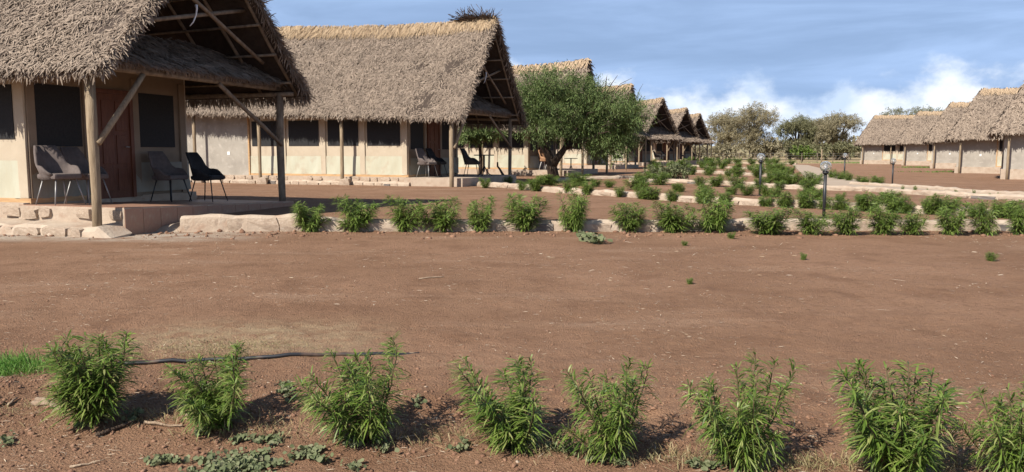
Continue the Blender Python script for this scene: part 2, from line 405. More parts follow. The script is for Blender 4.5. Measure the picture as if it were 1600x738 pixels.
def kerb(label, pts, h, th, stones=True, rowh=None, seed=0, slen=.42):
    """low stone kerb along ground points; stones set proud of a mortar core"""
    r = random.Random(seed)
    root = empty('stone_kerb', pts[0]); tag(root, label, 'kerb', 'low stone kerbs edging the beds and paths')
    P = [Vector((p[0], p[1], 0)) for p in pts]
    seg = [(P[k + 1] - P[k]).length for k in range(len(P) - 1)]; tot = sum(seg)
    def at(s):
        s = max(0, min(tot - 1e-4, s))
        for k, l in enumerate(seg):
            if s <= l: d = (P[k + 1] - P[k]).normalized(); return P[k] + d * s, d
            s -= l
        return P[-1], (P[-1] - P[-2]).normalized()
    n = max(3, int(tot / .22)); V = []; o = Vector(pts[0])
    hh = h if callable(h) else (lambda s: h)
    for k in range(n + 1):
        s = tot * k / n; p, d = at(s); q = Vector((-d.y, d.x, 0)); gz = g1(p.x, p.y)
        gz = min(gz, g1(*(p + q * .3).xy), g1(*(p - q * .3).xy)) if th < .6 else gz
        top = gz + hh(s) + r.uniform(-.018, .018); t2 = th / 2
        w1 = r.uniform(-.025, .025); w2 = r.uniform(-.025, .025)
        for (off, z) in ((-t2 - .03 + w1, gz - .2), (-t2 + .012 + w1, top - .045), (-t2 + .07 + w1, top + r.uniform(-.008, .01)), (t2 - .07 + w2, top + r.uniform(-.01, .01)), (t2 + w2, top - .04), (t2 + .03 + w2, gz - .2)):
            c = p + q * off; V.append((c.x - o.x, c.y - o.y, z - o.z))
    Fs = []
    for k in range(n):
        for m_ in range(5):
            b = k * 6 + m_; Fs.append((b + 1, b, b + 6, b + 7))
    Fs.append((0, 1, 2, 3, 4, 5)); Fs.append(tuple(n * 6 + z for z in (5, 4, 3, 2, 1, 0)))
    mb = MB(); mb.raw(V, Fs); mb.build('mortar', M['mortar'], root)
    if stones:
        s = .05
        while s < tot - .1:
            l = r.uniform(.65, 1.35) * slen; p, d = at(s + l / 2); q = Vector((-d.y, d.x, 0)); hz = hh(s + l / 2)
            gz = min(g1(p.x, p.y), g1(*(p - q * .3).xy))
            rows = rowh or 1
            for rr in range(rows):
                hs = (hz - .05) / rows
                c = p - q * (th / 2 - .088 + r.uniform(-.012, .012))
                link_mesh('stone', STONES[r.randrange(7) if r.random() < .93 else 7], root, (c.x - o.x, c.y - o.y, gz + hs * (rr + .42) - o.z),
                          (r.uniform(-.05, .05), r.uniform(-.05, .05), math.atan2(d.y, d.x) + r.uniform(-.05, .05)), (l * .95, .19, hs * 1.05))
            s += l + r.uniform(.01, .05)
    return root

# ------------------------------------------------------------------ thatch
def thatch_strips(A, B, C, D, dens, ln=(.12, .24), wd=(.012, .028), lift=.045, seed=0, spread=.75, sag=None):
    """many short strips over the patch A-B (eave) C-D (ridge, C above B)"""
    r = np.random.default_rng(seed)
    A, B, C, D = [np.array(p, float) for p in (A, B, C, D)]
    la = np.linalg.norm(B - A); lb = np.linalg.norm(C - D); hgt = np.linalg.norm((C + D - A - B) / 2)
    n = int(dens * (la + lb) / 2 * hgt)
    t = r.random(n * 3); keep = r.random(n * 3) < (la + (lb - la) * t) / max(la, lb)
    t = t[keep][:n]; n = len(t); s = r.random(n)
    P = (A[None] * (1 - s)[:, None] + B[None] * s[:, None]) * (1 - t)[:, None] + (D[None] * (1 - s)[:, None] + C[None] * s[:, None]) * t[:, None]
    across = (B - A) / la; nrm_ = np.cross(across, (C + D - A - B) / 2); nrm_ /= np.linalg.norm(nrm_)
    down = np.cross(across, nrm_)
    if down[2] > 0: down = -down
    if nrm_[2] < 0: nrm_ = -nrm_
    ang = r.normal(0, spread, n)
    d = down[None] * np.cos(ang)[:, None] + across[None] * np.sin(ang)[:, None]
    L_ = r.uniform(*ln, n); W_ = r.uniform(*wd, n)
    h0 = r.uniform(0, lift, n) + fbm(P @ across * 1.5, P @ down * 1.5, seed, 3) * .12; tip = r.uniform(-.01, .04, n)
    side = np.cross(d, nrm_[None]); tw = r.normal(0, .35, n)
    side = side * np.cos(tw)[:, None] + nrm_[None] * np.sin(tw)[:, None]
    p0 = P + nrm_ * h0[:, None]; p1 = p0 + d * (L_ * .5)[:, None] + nrm_ * (tip * .8)[:, None]; bend = r.normal(0, .25, n)
    p2 = p1 + (d + np.cross(nrm_[None], d) * bend[:, None]) * (L_ * .5)[:, None] + nrm_ * (-tip * .2)[:, None]
    V = np.stack([p0 - side * W_[:, None], p0 + side * W_[:, None], p1 - side * W_[:, None], p1 + side * W_[:, None], p2 - side * (W_ * .35)[:, None], p2 + side * (W_ * .35)[:, None]], 1)
    return V.reshape(-1, 3)
def strip_quads(n):
    b = np.arange(n) * 6
    return np.concatenate([np.stack([b, b + 1, b + 3, b + 2], -1), np.stack([b + 2, b + 3, b + 5, b + 4], -1)])
def fringe(P0, P1, dens, dirv, ln, wd, seed, jit=.35, depth=.12, inward=(0, 0, 0)):
    """strips hanging along an edge"""
    r = np.random.default_rng(seed); P0 = np.array(P0, float); P1 = np.array(P1, float); n = int(np.linalg.norm(P1 - P0) * dens)
    s = r.random(n); P = P0 + (P1 - P0) * s[:, None] + np.array(inward)[None] * r.random(n)[:, None]
    al = (P1 - P0) / np.linalg.norm(P1 - P0)
    d = np.array(dirv, float)[None] + r.normal(0, jit, (n, 3)); d /= np.linalg.norm(d, axis=1)[:, None]
    P = P + np.stack([r.normal(0, .02, n), r.normal(0, .02, n), r.uniform(-depth, .03, n)], -1)
    L_ = r.uniform(*ln, n); W_ = r.uniform(*wd, n)
    side = al[None] + r.normal(0, .4, (n, 3)); side /= np.linalg.norm(side, axis=1)[:, None]
    p1 = P + d * (L_ * .55)[:, None]; p2 = p1 + (d * .8 + np.array([0, 0, -.25])) * (L_ * .45)[:, None]
    V = np.stack([P - side * W_[:, None], P + side * W_[:, None], p1 - side * W_[:, None], p1 + side * W_[:, None], p2 - side * (W_ * .4)[:, None], p2 + side * (W_ * .4)[:, None]], 1)
    return V.reshape(-1, 3)
def slab(mb, A, B, C, D, t):
    A, B, C, D = [Vector(p) for p in (A, B, C, D)]
    n = (B - A).cross(D - A).normalized()
    if n.z < 0: n = -n
    mb.hexa([A - n * t, B - n * t, C - n * t, D - n * t, A, B, C, D])

# ------------------------------------------------------------------ chairs and tables
def make_chair(fab, leg, name='armchair'):
    root = empty(name)
    mb = MB(); mb.box((-.24, -.25, .43), (.24, .24, .52))
    mb.build('seat', fab, root, bevel=.035)
    # wrap-round shell: high back falling to curved arms
    n = 22; V = []; Fs = []
    for k in range(n + 1):
        a = R(-128 + 256 * k / n); aa = abs(math.degrees(a))
        top = .98 - .33 * float(sstep(34, 66, aa)) - .13 * float(sstep(85, 128, aa))
        rx, ry = .275, .275
        for rr, z in ((0, .42), (0, .46 + .02), (.02, .42 + (top - .42) * .55), (.055, top), (.02, top + .005), (-.02, .42 + (top - .42) * .55), (-.045, .46), (-.045, .42)):
            lean = max(0, math.cos(a)) * .10 * max(0, (z - .42)) / .55
            V.append((math.sin(a) * (rx + rr), math.cos(a) * (ry + rr) + lean, z))
    for k in range(n):
        for m_ in range(8):
            Fs.append((k * 8 + m_, (k + 1) * 8 + m_, (k + 1) * 8 + (m_ + 1) % 8, k * 8 + (m_ + 1) % 8))
    Fs.append(tuple(range(8))); Fs.append(tuple(n * 8 + q for q in reversed(range(8))))
    mb = MB(); mb.raw(V, Fs); mb.build('backrest', fab, root, smooth=True)
    for sx in (-1, 1):
        for sy in (-1, 1):
            mb = MB(); mb.tube([(sx * .17, sy * .17, .44), (sx * .265, sy * .26, 0)], [.013, .010], 8); mb.build('leg', leg, root, smooth=True)
    return root
def make_table():
    root = empty('side_table')
    mb = MB(); mb.lathe([(0, .725), (.36, .725), (.372, .735), (.372, .752), (.36, .76), (0, .76)], 28); mb.build('table_top', M['metal_black'], root, smooth=False)
    mb = MB(); mb.tube([(0, 0, .14), (0, 0, .73)], .032, 10); mb.build('column', M['metal_black'], root, smooth=True)
    for k in range(3):
        a = R(20 + 120 * k); c, s = math.cos(a), math.sin(a)
        mb = MB(); mb.tube([(0.02 * c, .02 * s, .34), (.09 * c, .09 * s, .18), (.2 * c, .2 * s, .06), (.30 * c, .30 * s, .015)], [.018, .018, .016, .014], 8); mb.build('leg', M['metal_black'], root, smooth=True)
    return root

# ------------------------------------------------------------------ tents
UW = 4.9           # between the front posts
U0, U1, V0, V1 = -.28, 5.18, -.5, 11.6      # eave outline
VH = 9.7           # ridge end where the rear hip begins
def build_tent(label, O, theta, detail, rise=0.0, floor=(.42, .42), seed=1, brushtop=False, straw=False, EAVE=2.40, RIDGE=5.76, vc=10.9, group='thatched safari tents'):
    root = empty('thatched_tent', O, R(90) - theta)
    tag(root, label, 'tent', group)
    r = random.Random(seed); V1 = vc + .7; VH = vc - 1.2
    um = UW / 2; zr = lambda v: rise * v
    def sagz(v): return -.10 * math.sin(math.pi * min(max((v + .5) / 9.7, 0), 1))
    # --- roof surfaces
    NV = 6
    def ridge(v): return (um, v, RIDGE + zr(v) + sagz(v) + (.10 if v < 0 else 0))
    eL = lambda v: (U0, v, EAVE + zr(v)); eR = lambda v: (U1, v, EAVE + zr(v))
    vs = [V0 + (VH - V0) * k / NV for k in range(NV + 1)]
    patches = []
    for k in range(NV):
        a, b = vs[k], vs[k + 1]
        patches.append((eL(b), eL(a), ridge(a), ridge(b), 'near'))
        patches.append((eR(a), eR(b), ridge(b), ridge(a), 'far'))
    patches.append((eL(V1), eL(VH), ridge(VH), ridge(VH), 'near'))
    patches.append((eR(VH), eR(V1), ridge(VH), ridge(VH), 'far'))
    patches.append((eR(V1), eL(V1), ridge(VH), ridge(VH), 'hip'))
    mb = MB()
    for p in patches: slab(mb, *p[:4], .11)
    roof = mb.build('roof', M['thatch_base'], root)
    dn = {2: 1150, 1: 800, 0: 260}[detail]
    ln = {2: (.09, .22), 1: (.11, .26), 0: (.16, .36)}[detail]; wd = {2: (.0055, .0125), 1: (.007, .015), 0: (.014, .032)}[detail]
    T = []
    for k, p in enumerate(patches):
        T.append(thatch_strips(*p[:4], dn * (1 if p[4] != 'far' else .35), ln, wd, .035, seed * 50 + k))
    fd = {2: 480, 1: 330, 0: 120}[detail]
    T.append(fringe(eL(V0), eL(V1), fd, (-.3, 0, -1), (.05, .16), wd, seed * 50 + 41, inward=(.18, 0, .14)))
    T.append(fringe(eL(V1), eR(V1), fd * .6, (0, .3, -1), (.12, .30), wd, seed * 50 + 42, inward=(0, -.15, .1)))
    T.append(fringe(eR(V0), eR(V1), fd * .6, (.25, 0, -1), (.12, .26), wd, seed * 50 + 43))
    rl = Vector(ridge(V0))
    T.append(fringe(eL(V0), rl, fd * 1.0, (-.28, -.25, -.6), (.10, .22), wd, seed * 50 + 44, jit=.45, depth=.10))
    T.append(fringe(eR(V0), rl, fd * 1.2, (.30, -.3, -.75), (.10, .26), wd, seed * 50 + 45, jit=.45, depth=.12))
    # porch roof: a short thatched slope set inside the gable
    pz0, pz1, pv0, pv1 = (2.74, 3.42, -.10, 1.2) if detail else (2.42, 3.5, -1.05, .9)
    def halfw(z): return um - U0 - (z - EAVE) / (RIDGE - EAVE) * (um - U0) - .10
    pA = (um - halfw(pz0), pv0, pz0); pB = (um + halfw(pz0), pv0, pz0); pC = (um + halfw(pz1), pv1, pz1); pD = (um - halfw(pz1), pv1, pz1)
    mb = MB(); slab(mb, pA, pB, pC, pD, .09); porch = mb.build('porch_roof', M['thatch_base'], root)
    PT = [thatch_strips(pA, pB, pC, pD, dn * .9, (.16, .34), wd, .05, seed * 50 + 46, spread=.45),
          fringe(pA, pB, fd * .7, (0, -.25, -1), (.05, .12), wd, seed * 50 + 47, depth=.05)]
    for nm, LST, par in (('thatch', T, roof), ('thatch', PT, porch)):
        VV = np.concatenate(LST); o = link_mesh(nm, np_mesh(nm, VV, strip_quads(len(VV) // 6), M['thatch']), par); o['kind'] = 'stuff'
    # ridge cap of paler straw folded over the top
    C = []
    for sgn, e in ((-1, eL), (1, eR)):
        for k in range(NV):
            a, b = Vector(ridge(vs[k])), Vector(ridge(vs[k + 1])); ea, eb = Vector(e(vs[k])), Vector(e(vs[k + 1]))
            t_ = .09; up = Vector((0, 0, .075))
            q = [a.lerp(ea, t_) + up, b.lerp(eb, t_) + up, b + up * 1.3, a + up * 1.3]
            if sgn < 0: q = [q[1], q[0], q[3], q[2]]
            C.append(thatch_strips(*q, dn * 1.1, (.22, .42), wd, .05, seed * 50 + 60 + k, spread=.28))
    VV = np.concatenate(C); o = link_mesh('ridge_cap', np_mesh('ridge_cap', VV, strip_quads(len(VV) // 6), M['ridge_straw'] if straw else M['ridge_dull']), root)
    if brushtop:
        rb = np.random.default_rng(5); n = 700
        P = np.stack([um + rb.normal(0, .09, n), rb.uniform(-.42, .85, n), RIDGE + .02 + rb.uniform(0, .10, n)], -1)
        d = np.stack([rb.normal(0, .35, n), rb.normal(.35, .7, n), rb.uniform(-.1, .75, n)], -1); d /= np.linalg.norm(d, axis=1)[:, None]
        L_ = (.1 + .5 * rb.random(n) ** 2)[:, None]; sd = np.cross(d, [0.3, .2, 1.0]); sd /= np.linalg.norm(sd, axis=1)[:, None]; sd *= .012
        VV = np.stack([P - sd, P + sd, P + d * L_ * .5 - sd, P + d * L_ * .5 + sd, P + d * L_ - sd * .3, P + d * L_ + sd * .3 - np.array([0, 0, .02])], 1).reshape(-1, 3)
        o = link_mesh('brush_bundle', np_mesh('brush_bundle', VV, strip_quads(n), M['brush']), root); o['label'] = 'dark bundle of dry brush tied on the gable peak'
    # --- posts and framing
    def pole(nm, pts, rad, m='pole', n=8, par=root):
        mb = MB(); pts = [Vector(p) for p in pts]
        full = []
        for k in range(len(pts) - 1):
            for q in range(3): full.append(pts[k].lerp(pts[k + 1], q / 3))
        full.append(pts[-1]); ll = (pts[-1] - pts[0]).length
        full = [p + Vector((r.uniform(-1, 1), r.uniform(-1, 1), 0)) * .012 * min(1, ll) for p in full]
        rr = [rad * r.uniform(.92, 1.08) for _ in full]
        mb.tube(full, rr, n); return mb.build(nm, M[m], par, smooth=True)
    pb = -.25
    pole('post', [(0, 0, pb), (.0, 0, 2.53)], .075)
    pole('post', [(UW, 0, pb), (UW, 0, 2.53)], .075, 'pole_grey')
    for v in (4.2, 7.7, 10.7):
        pole('post', [(0.02, v, pb), (.02, v, 2.45 + zr(v))], .06)
        if detail: 
            o = link_mesh('footing', STONES[0], root, (.02, v - .12, .24), (0, 0, .3), (.3, .34, .3))
    if not detail:
        for u in (.5, UW - .5): pole('post', [(u, -.9, pb), (u, -.9, 2.42)], .06)
    for v in (4.2, 8.5): pole('post', [(UW, v, pb), (UW, v, 2.4)], .06)
    pole('post', [(UW, 10.9, pb), (UW, 10.9, 2.4)], .06); 
    pole('beam', [(-.1, 0, 2.61), (UW + .1, 0, 2.61)], .05, 'pole_grey')
    pole('beam', [(0.02, -.35, 2.50), (.02, 11.2, 2.50 + zr(11.2))], .05, 'pole_grey'); pole('beam', [(UW, -.35, 2.50), (UW, 11.2, 2.50 + zr(11.2))], .05, 'pole_grey')
    pole('brace', [(0.03, -.08, 1.43), (1.05, -.04, 2.56)], .05, 'pole')
    pole('brace', [(UW - .03, -.06, 1.45), (2.95, -.03, 2.56)], .042, 'pole_grey')
    # underside rafters and purlins
    def under(side, t, v, off=.15):
        e = Vector(eL(v) if side < 0 else eR(v)); q = Vector(ridge(v)); p = e.lerp(q, t); nn = Vector((-side * (RIDGE - EAVE), 0, -(um - U0))).normalized()
        return p + nn * off
    for side in (-1, 1):
        for v in ((-.34, .5, 1.35) if detail else (-.34, .8)):
            pole('rafter', [under(side, .02, v), under(side, .99, v)], .035, 'pole_grey', 6)
        for t in ((.12, .3, .48, .66, .84) if detail else (.3, .66)):
            pole('purlin', [under(side, t, -.42, .215), under(side, t, 3.4, .215)], .026, 'pole_grey', 6)
    zk = lambda t: EAVE + (RIDGE - EAVE) * t
    pole('collar_beam', [(um - halfw(zk(.29)), -.12, zk(.29)), (um + halfw(zk(.54)), -.16, zk(.54))], .04, 'pole_grey', 6)
    pole('cross_pole', [(um - halfw(zk(.62)), -.22, zk(.62)), (um + halfw(zk(.2)) * .85, -.10, zk(.2))], .04, 'pole_grey', 6)
    zq = zk(.47) - 4.03
    if detail:
        mb = MB(); mb.tube([(um - .32, -.26, 4.06 + zq), (um - .33, -.28, 4.0 + zq), (um - .36, -.28, 3.88 + zq), (um - .42, -.27, 3.76 + zq), (um - .50, -.26, 3.68 + zq)], [.03, .018, .013, .012, .007], 6); mb.build('ribbon', M['white'], root, smooth=True)
    # --- floor and plinth
    f0, f1 = floor
    fz = lambda u: f0 + (f1 - f0) * u / UW
    flo = .62 if detail == 0 else .50
    base = .5
    mb = MB(); mb.hexa([(.30, -.24, -.3), (UW + .05, -.24, -.3), (UW + .05, 1.95, -.3), (.30, 1.95, -.3), (.30, -.24, fz(.3)), (UW + .05, -.24, fz(UW)), (UW + .05, 1.95, fz(UW)), (.30, 1.95, fz(.3))])
    plat = mb.build('platform', M['mortar'], root)
    mb = MB(); mb.box((.36, 1.9, -.3), (UW - .36, 11.0, .46)); plin = mb.build('plinth', M['mortar'], root)
    if detail == 2:
        tu = 12; du = (UW - .25) / tu
        mb = MB(); mb.box((-.5, -.5, 0), (.5, .5, 1)); tme = mb.mesh('tile', M['tile'])
        slope = math.atan((f1 - f0) / UW)
        for a in range(tu):
            u = .30 + du * (a + .5)
            for b in range(5):
                link_mesh('tile', tme, plat, (u, -.24 + (b + .5) * .435, fz(u) - .004), (0, -slope, 0), (du - .008, .427, .014))
            link_mesh('tile', tme, plat, (u, -.236, (fz(u) - .3) / 2 - .006), (R(90), 0, 0), (du - .008, (fz(u) + .3) - .012, .014))
    if detail:
        # stones bedded in the plinth face and in the low footing ledge before it
        mb = MB(); n = 40; vA, vB = (-.38 if detail == 2 else 1.7), vc
        VV = []; FF = []
        for k in range(n + 1):
            v = vA + (vB - vA) * k / n; w_ = r.uniform(-.05, .05); tz = (.19 if detail == 2 else .30) + r.uniform(-.03, .03) - (.14 if v < -.1 else 0)
            VV += [(-.24 + w_, v, -.3), (-.17 + w_, v, tz - .09), (-.10 + w_, v, tz - .02), (.30 if v < 1.9 else .37, v, tz + .02)] if detail == 2 else [(.13 + w_ * .5, v, -.3), (.17 + w_ * .5, v, tz - .07), (.22 + w_ * .4, v, tz), (.37, v, tz + .02)]
        for k in range(n):
            for q in range(3): b0 = k * 4 + q; FF.append((b0 + 1, b0, b0 + 4, b0 + 5))
        FF += [(0, 1, 2, 3), (n * 4 + 3, n * 4 + 2, n * 4 + 1, n * 4)]
        mb.raw(VV, FF); mb.build('footing_ledge', M['mortar'], plin)
        for row in range(2):
            v = (-.2 if detail == 2 else 1.8)
            while v < vc - .1:
                l = r.uniform(.22, .5)
                if r.random() < .8:
                    if row == 0: uu, z, hz = (-.125 if detail == 2 else .20), .06, .17
                    else: uu, z, hz = (.385 if v > 1.6 else .325), .31 if detail == 2 else .37, .17
                    if detail == 1 and row == 0: z, hz = .17, .2
                    link_mesh('stone', STONES[r.randrange(7) if r.random() < .9 else 7], plin, (uu + r.uniform(-.015, .015), v + l / 2, z + r.uniform(-.02, .02)), (r.uniform(-.06, .06), r.uniform(-.06, .06), R(90) + r.uniform(-.06, .06)), (l * .95, r.uniform(.13, .17), hz * r.uniform(.85, 1.1)))
                v += l + r.uniform(.02, .08)
    # --- walls
    ua, ub = .53, UW - .53; va, vb = 1.94, 8.6; wt = 2.95; wb = .44
    mb = MB(); mb.box((ua, va, wb), (ua + .04, vb, wt)); wl_ = mb.build('side_wall', M['canvas'], root)
    mb = MB(); mb.box((ub - .04, va, wb), (ub, vb, wt)); mb.build('side_wall', M['canvas'], root)
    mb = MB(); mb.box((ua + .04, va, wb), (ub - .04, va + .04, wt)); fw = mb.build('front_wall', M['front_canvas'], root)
    mb = MB(); mb.box((ua, va, wt), (ub, vc, wt + .05)); mb.build('ceiling_sheet', M['canvas'], root)
    mb = MB(); mb.box((ua - .06, vb, wb - .5), (ub + .06, vc, wt - .02)); cw = mb.build('bathroom_wall', M['cement'], root)
    mb = MB(); mb.box((ua - .072, vb + .85, 1.20), (ua - .061, vb + .97, 1.32)); mb.build('vent', M['white'], cw)
    mb = MB(); mb.box((ua + 1.6, vc + .001, 1.20), (ua + 1.72, vc + .012, 1.32)); mb.build('vent', M['white'], cw)
    if detail == 0:
        mb = MB(); mb.box((ua - .075, vb + .1, 1.35), (ua - .061, vb + .3, 2.3)); 
    # loose tarpaulin skirt, rippled
    def skirt(fn, a, b, z0, z1, nm, par):
        n = max(8, int((b - a) / .09)); rowsn = 6; V = []; Fs = []
        for k in range(n + 1):
            s = a + (b - a) * k / n
            for q in range(rowsn + 1):
                t = q / rowsn; amp = .022 * (1 - t) + .004
                off = .018 + amp * (math.sin(s * 9 + t * 3 + seed) + .7 * math.sin(s * 23 + seed * 2 + t * 5)) * .5 + .02 * (1 - t)
                V.append(fn(s, off, z0 + (z1 - z0) * t))
        for k in range(n):
            for q in range(rowsn):
                b0 = k * (rowsn + 1) + q; Fs.append((b0, b0 + rowsn + 1, b0 + rowsn + 2, b0 + 1))
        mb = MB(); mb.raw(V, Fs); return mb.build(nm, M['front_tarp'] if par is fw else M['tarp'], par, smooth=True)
    skirt(lambda s, o, z: (ua - o, s, z), va - .02, vb, .53, 1.16, 'tarp_skirt', wl_)
    for (a, b) in ((2.2, 3.5), (3.86, 5.12), (5.5, 6.8), (7.24, 8.45)):
        mb = MB(); mb.box((ua - .012, a, 1.52), (ua - .001, b, 2.42)); mb.build('window', M['mesh_net'], wl_)
    for v in (va - .02, 3.58, 5.2, 6.92):
        mb = MB(); mb.box((ua - .05, v, .53), (ua - .002, v + .2, 2.7)); mb.build('canvas_strip', M['canvas'], wl_, bevel=.012)
    mb = MB(); mb.box((ua - .045, va - .05, .455), (ua - .003, vb, .53)); mb.build('base_board', M['timber'], wl_)
    mb = MB(); mb.box((ua - .07, vb - .06, .45), (ua - .003, vb + .0, 2.7)); mb.build('corner_batten', M['timber'], wl_)
    f = va - .002
    for (a, b) in ((.16, 1.12), (2.46, 3.46)):
        mb = MB(); mb.box((ua + a, f - .012, 1.40), (ua + b, f, 2.45)); mb.build('window', M['mesh_net'], fw)
    dr = MB(); dr.box((ua + 1.45, f - .05, wb), (ua + 2.2, f, 2.38)); door = dr.build('door', M['door'], fw)
    if detail:
        for cx in (0, 1):
            for (z0, z1) in ((.58, 1.0), (1.08, 1.62), (1.70, 2.26)):
                mb = MB(); x0 = ua + 1.53 + cx * .33; mb.box((x0, f - .066, z0), (x0 + .26, f - .051, z1)); mb.build('door_panel', M['door'], door, bevel=.006)
        mb = MB(); mb.tube([(ua + 2.12, f - .05, 1.4), (ua + 2.12, f - .11, 1.4), (ua + 2.03, f - .11, 1.4)], .012, 6); mb.build('handle', M['metal_grey'], door, smooth=True)
    mb = MB()
    for x in (1.37, 2.2): mb.box((ua + x, f - .08, wb), (ua + x + .08, f, 2.38))
    mb.box((ua + 1.37, f - .08, 2.382), (ua + 2.28, f, 2.46)); mb.build('door_frame', M['door'], fw)
    for x in (0.0, 1.16, 2.31, 3.60):
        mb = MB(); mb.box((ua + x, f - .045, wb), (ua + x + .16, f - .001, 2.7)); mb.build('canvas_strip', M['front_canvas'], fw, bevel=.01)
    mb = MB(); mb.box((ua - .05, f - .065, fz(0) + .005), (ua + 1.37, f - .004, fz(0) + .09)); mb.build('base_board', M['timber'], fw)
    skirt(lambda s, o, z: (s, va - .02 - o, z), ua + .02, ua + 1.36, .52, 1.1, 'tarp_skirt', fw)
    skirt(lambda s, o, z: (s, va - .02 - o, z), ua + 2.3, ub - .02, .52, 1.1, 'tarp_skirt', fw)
    return root
M['ridge_dull'] = mat('ridge_dull', (.4, .3, .2), .85, island=[(.28, .20, .13), (.38, .28, .18), (.46, .34, .22), (.30, .21, .14)])

def uvw(O, theta, u, v):
    return Vector((O[0] + u * math.sin(theta) - v * math.cos(theta), O[1] + u * math.cos(theta) + v * math.sin(theta)))

TH1, O1 = R(18.2), (-6.4, 12.3, 0.0)
TH2, O2 = R(22.5), (-1.95, 25.9, 0.0)
build_tent('nearest thatched tent, cut off by the left edge, with a tiled veranda', O1, TH1, 2, floor=(.44, .26), seed=1, EAVE=2.53, RIDGE=5.25)
build_tent('second thatched tent with dark brush on its gable peak', O2, TH2, 1, rise=.035, floor=(.45, .45), seed=2, brushtop=True, straw=True, vc=12.9)
far = None
FAR = [('third thatched tent, half hidden behind the green acacia', 3.8, 40.4, 24, .12),
       ('fourth thatched tent, only its peak showing above the acacia', 8.1, 55.0, 28, .1),
       ('fifth thatched tent, dark open gable just right of the acacia', 12.8, 68.8, 47, .1),
       ('sixth thatched tent, middle one of the three small far gables', 18.1, 84.0, 48, .1),
       ('last thatched tent, smallest gable at the far end of the left row', 22.3, 96.0, 48, .1)]
FAR_O = []
def place_far(lb, O, th):
    global far
    if far is None: far = build_tent(lb, O, th, 0, seed=3); o = far
    else: o = copy_tree(far); o.location = O; o.rotation_euler = (0, 0, R(90) - th); o['label'] = lb
    return o
for lb, ax, ay, th, z in FAR:
    th = R(th); u = Vector((math.sin(th), math.cos(th))); v = Vector((-math.cos(th), math.sin(th)))
    o2 = Vector((ax, ay)) - u * 2.45 + v * .5; O = (o2.x, o2.y, 0.0); FAR_O.append((O, th))
    place_far(lb, O, th)
RIGHT = [('right-hand thatched tent nearest the camera, cut off by the right edge', 28.0, 43.5, 31, -.05),
         ('second thatched tent in the right-hand row, its hipped end stepping up leftwards', 32.4, 56.0, 30, -.15),
         ('third thatched tent in the right-hand row, its ridge between two higher ridges', 39.0, 72.0, 29, -.1),
         ('fourth thatched tent in the right-hand row, mostly hidden by the third', 44.2, 88.0, 28, -.1),
         ('farthest thatched tent of the right-hand row, low long roof beside the thorn trees', 43.5, 97.0, 26, -.1)]
for lb, hx, hy, th, z in RIGHT:
    th = R(th); u = Vector((math.sin(th), math.cos(th))); v = Vector((-math.cos(th), math.sin(th)))
    o2 = Vector((hx, hy)) - u * 2.45 - v * VH
    o = place_far(lb, (o2.x, o2.y, z), th)

# ------------------------------------------------------------------ veranda furniture
ch_g = make_chair(M['fabric_grey'], M['metal_grey']); ch_b = make_chair(M['fabric_black'], M['metal_black']); ch_t = make_chair(M['fabric_tan'], M['white'])
ch_d = make_chair(M['fabric_grey'], M['metal_black'])
tb = make_table()
usedp = set()
def furn(proto, O, th, u, v, z, yaw, label, cat, group, sc=1.0):
    o = proto if proto.name not in usedp else copy_tree(proto)
    usedp.add(proto.name)
    p = uvw(O, th, u, v); o.location = (p.x, p.y, z); o.rotation_euler = (0, 0, yaw); o.scale = (sc, sc, sc); tag(o, label, cat, group); return o
ga = 'veranda armchairs'; gt = 'black veranda tables'
fz1 = lambda u: .44 - .18 * u / 4.9 + .012
furn(ch_g, O1, TH1, .62, 1.38, fz1(.62), R(62), 'grey armchair with metal legs, leftmost on the nearest veranda', 'chair', ga)
furn(ch_g, O1, TH1, 1.25, 1.45, fz1(1.25), R(75), 'grey armchair behind the front post of the nearest veranda', 'chair', ga)
furn(ch_d, O1, TH1, 3.15, 1.35, fz1(3.15), R(70), 'dark grey armchair between the brown door and the black armchair', 'chair', ga)
furn(ch_b, O1, TH1, 3.75, .95, fz1(3.75), R(78), 'black armchair on thin legs at the right end of the nearest veranda', 'chair', ga)
furn(ch_g, O2, TH2, .75, 1.3, .45, R(60), 'grey armchair nearest the canvas wall on the second veranda', 'chair', ga)
furn(ch_b, O2, TH2, 1.6, 1.35, .45, R(70), 'black armchair beside the grey one on the second veranda', 'chair', ga)
furn(ch_b, O2, TH2, 2.1, .25, .45, R(80), 'black armchair beside the round table on the second veranda', 'chair', ga)
furn(tb, O2, TH2, 3.3, .35, .45, 0, 'black pedestal table on the second veranda', 'table', gt)
O3, T3 = FAR_O[0]
furn(ch_t, O3, T3, .6, 1.0, .43, R(60), 'brown chair with white legs under the third tent, left one', 'chair', ga)
furn(ch_t, O3, T3, 1.5, 1.1, .43, R(80), 'brown chair with white legs under the third tent, right one', 'chair', ga)
p = G(892, 270); tbl = copy_tree(tb); tbl.location = (p.x, p.y, p.z + .05); tag(tbl, 'black pedestal table standing out beyond the acacia trunk', 'table', gt)
for k, (O, th) in enumerate(FAR_O[1:]):
    nm = ['fourth', 'fifth', 'sixth', 'last'][k]
    furn(ch_b, O, th, 1.0, 1.0, .43, R(60), f'black armchair on the veranda of the {nm} tent', 'chair', ga)
    furn(ch_g, O, th, 3.9, 1.0, .43, R(70), f'grey armchair on the veranda of the {nm} tent', 'chair', ga)
    furn(tb, O, th, 3.0, -.1, .43, 0, f'black pedestal table on the veranda of the {nm} tent', 'table', gt)

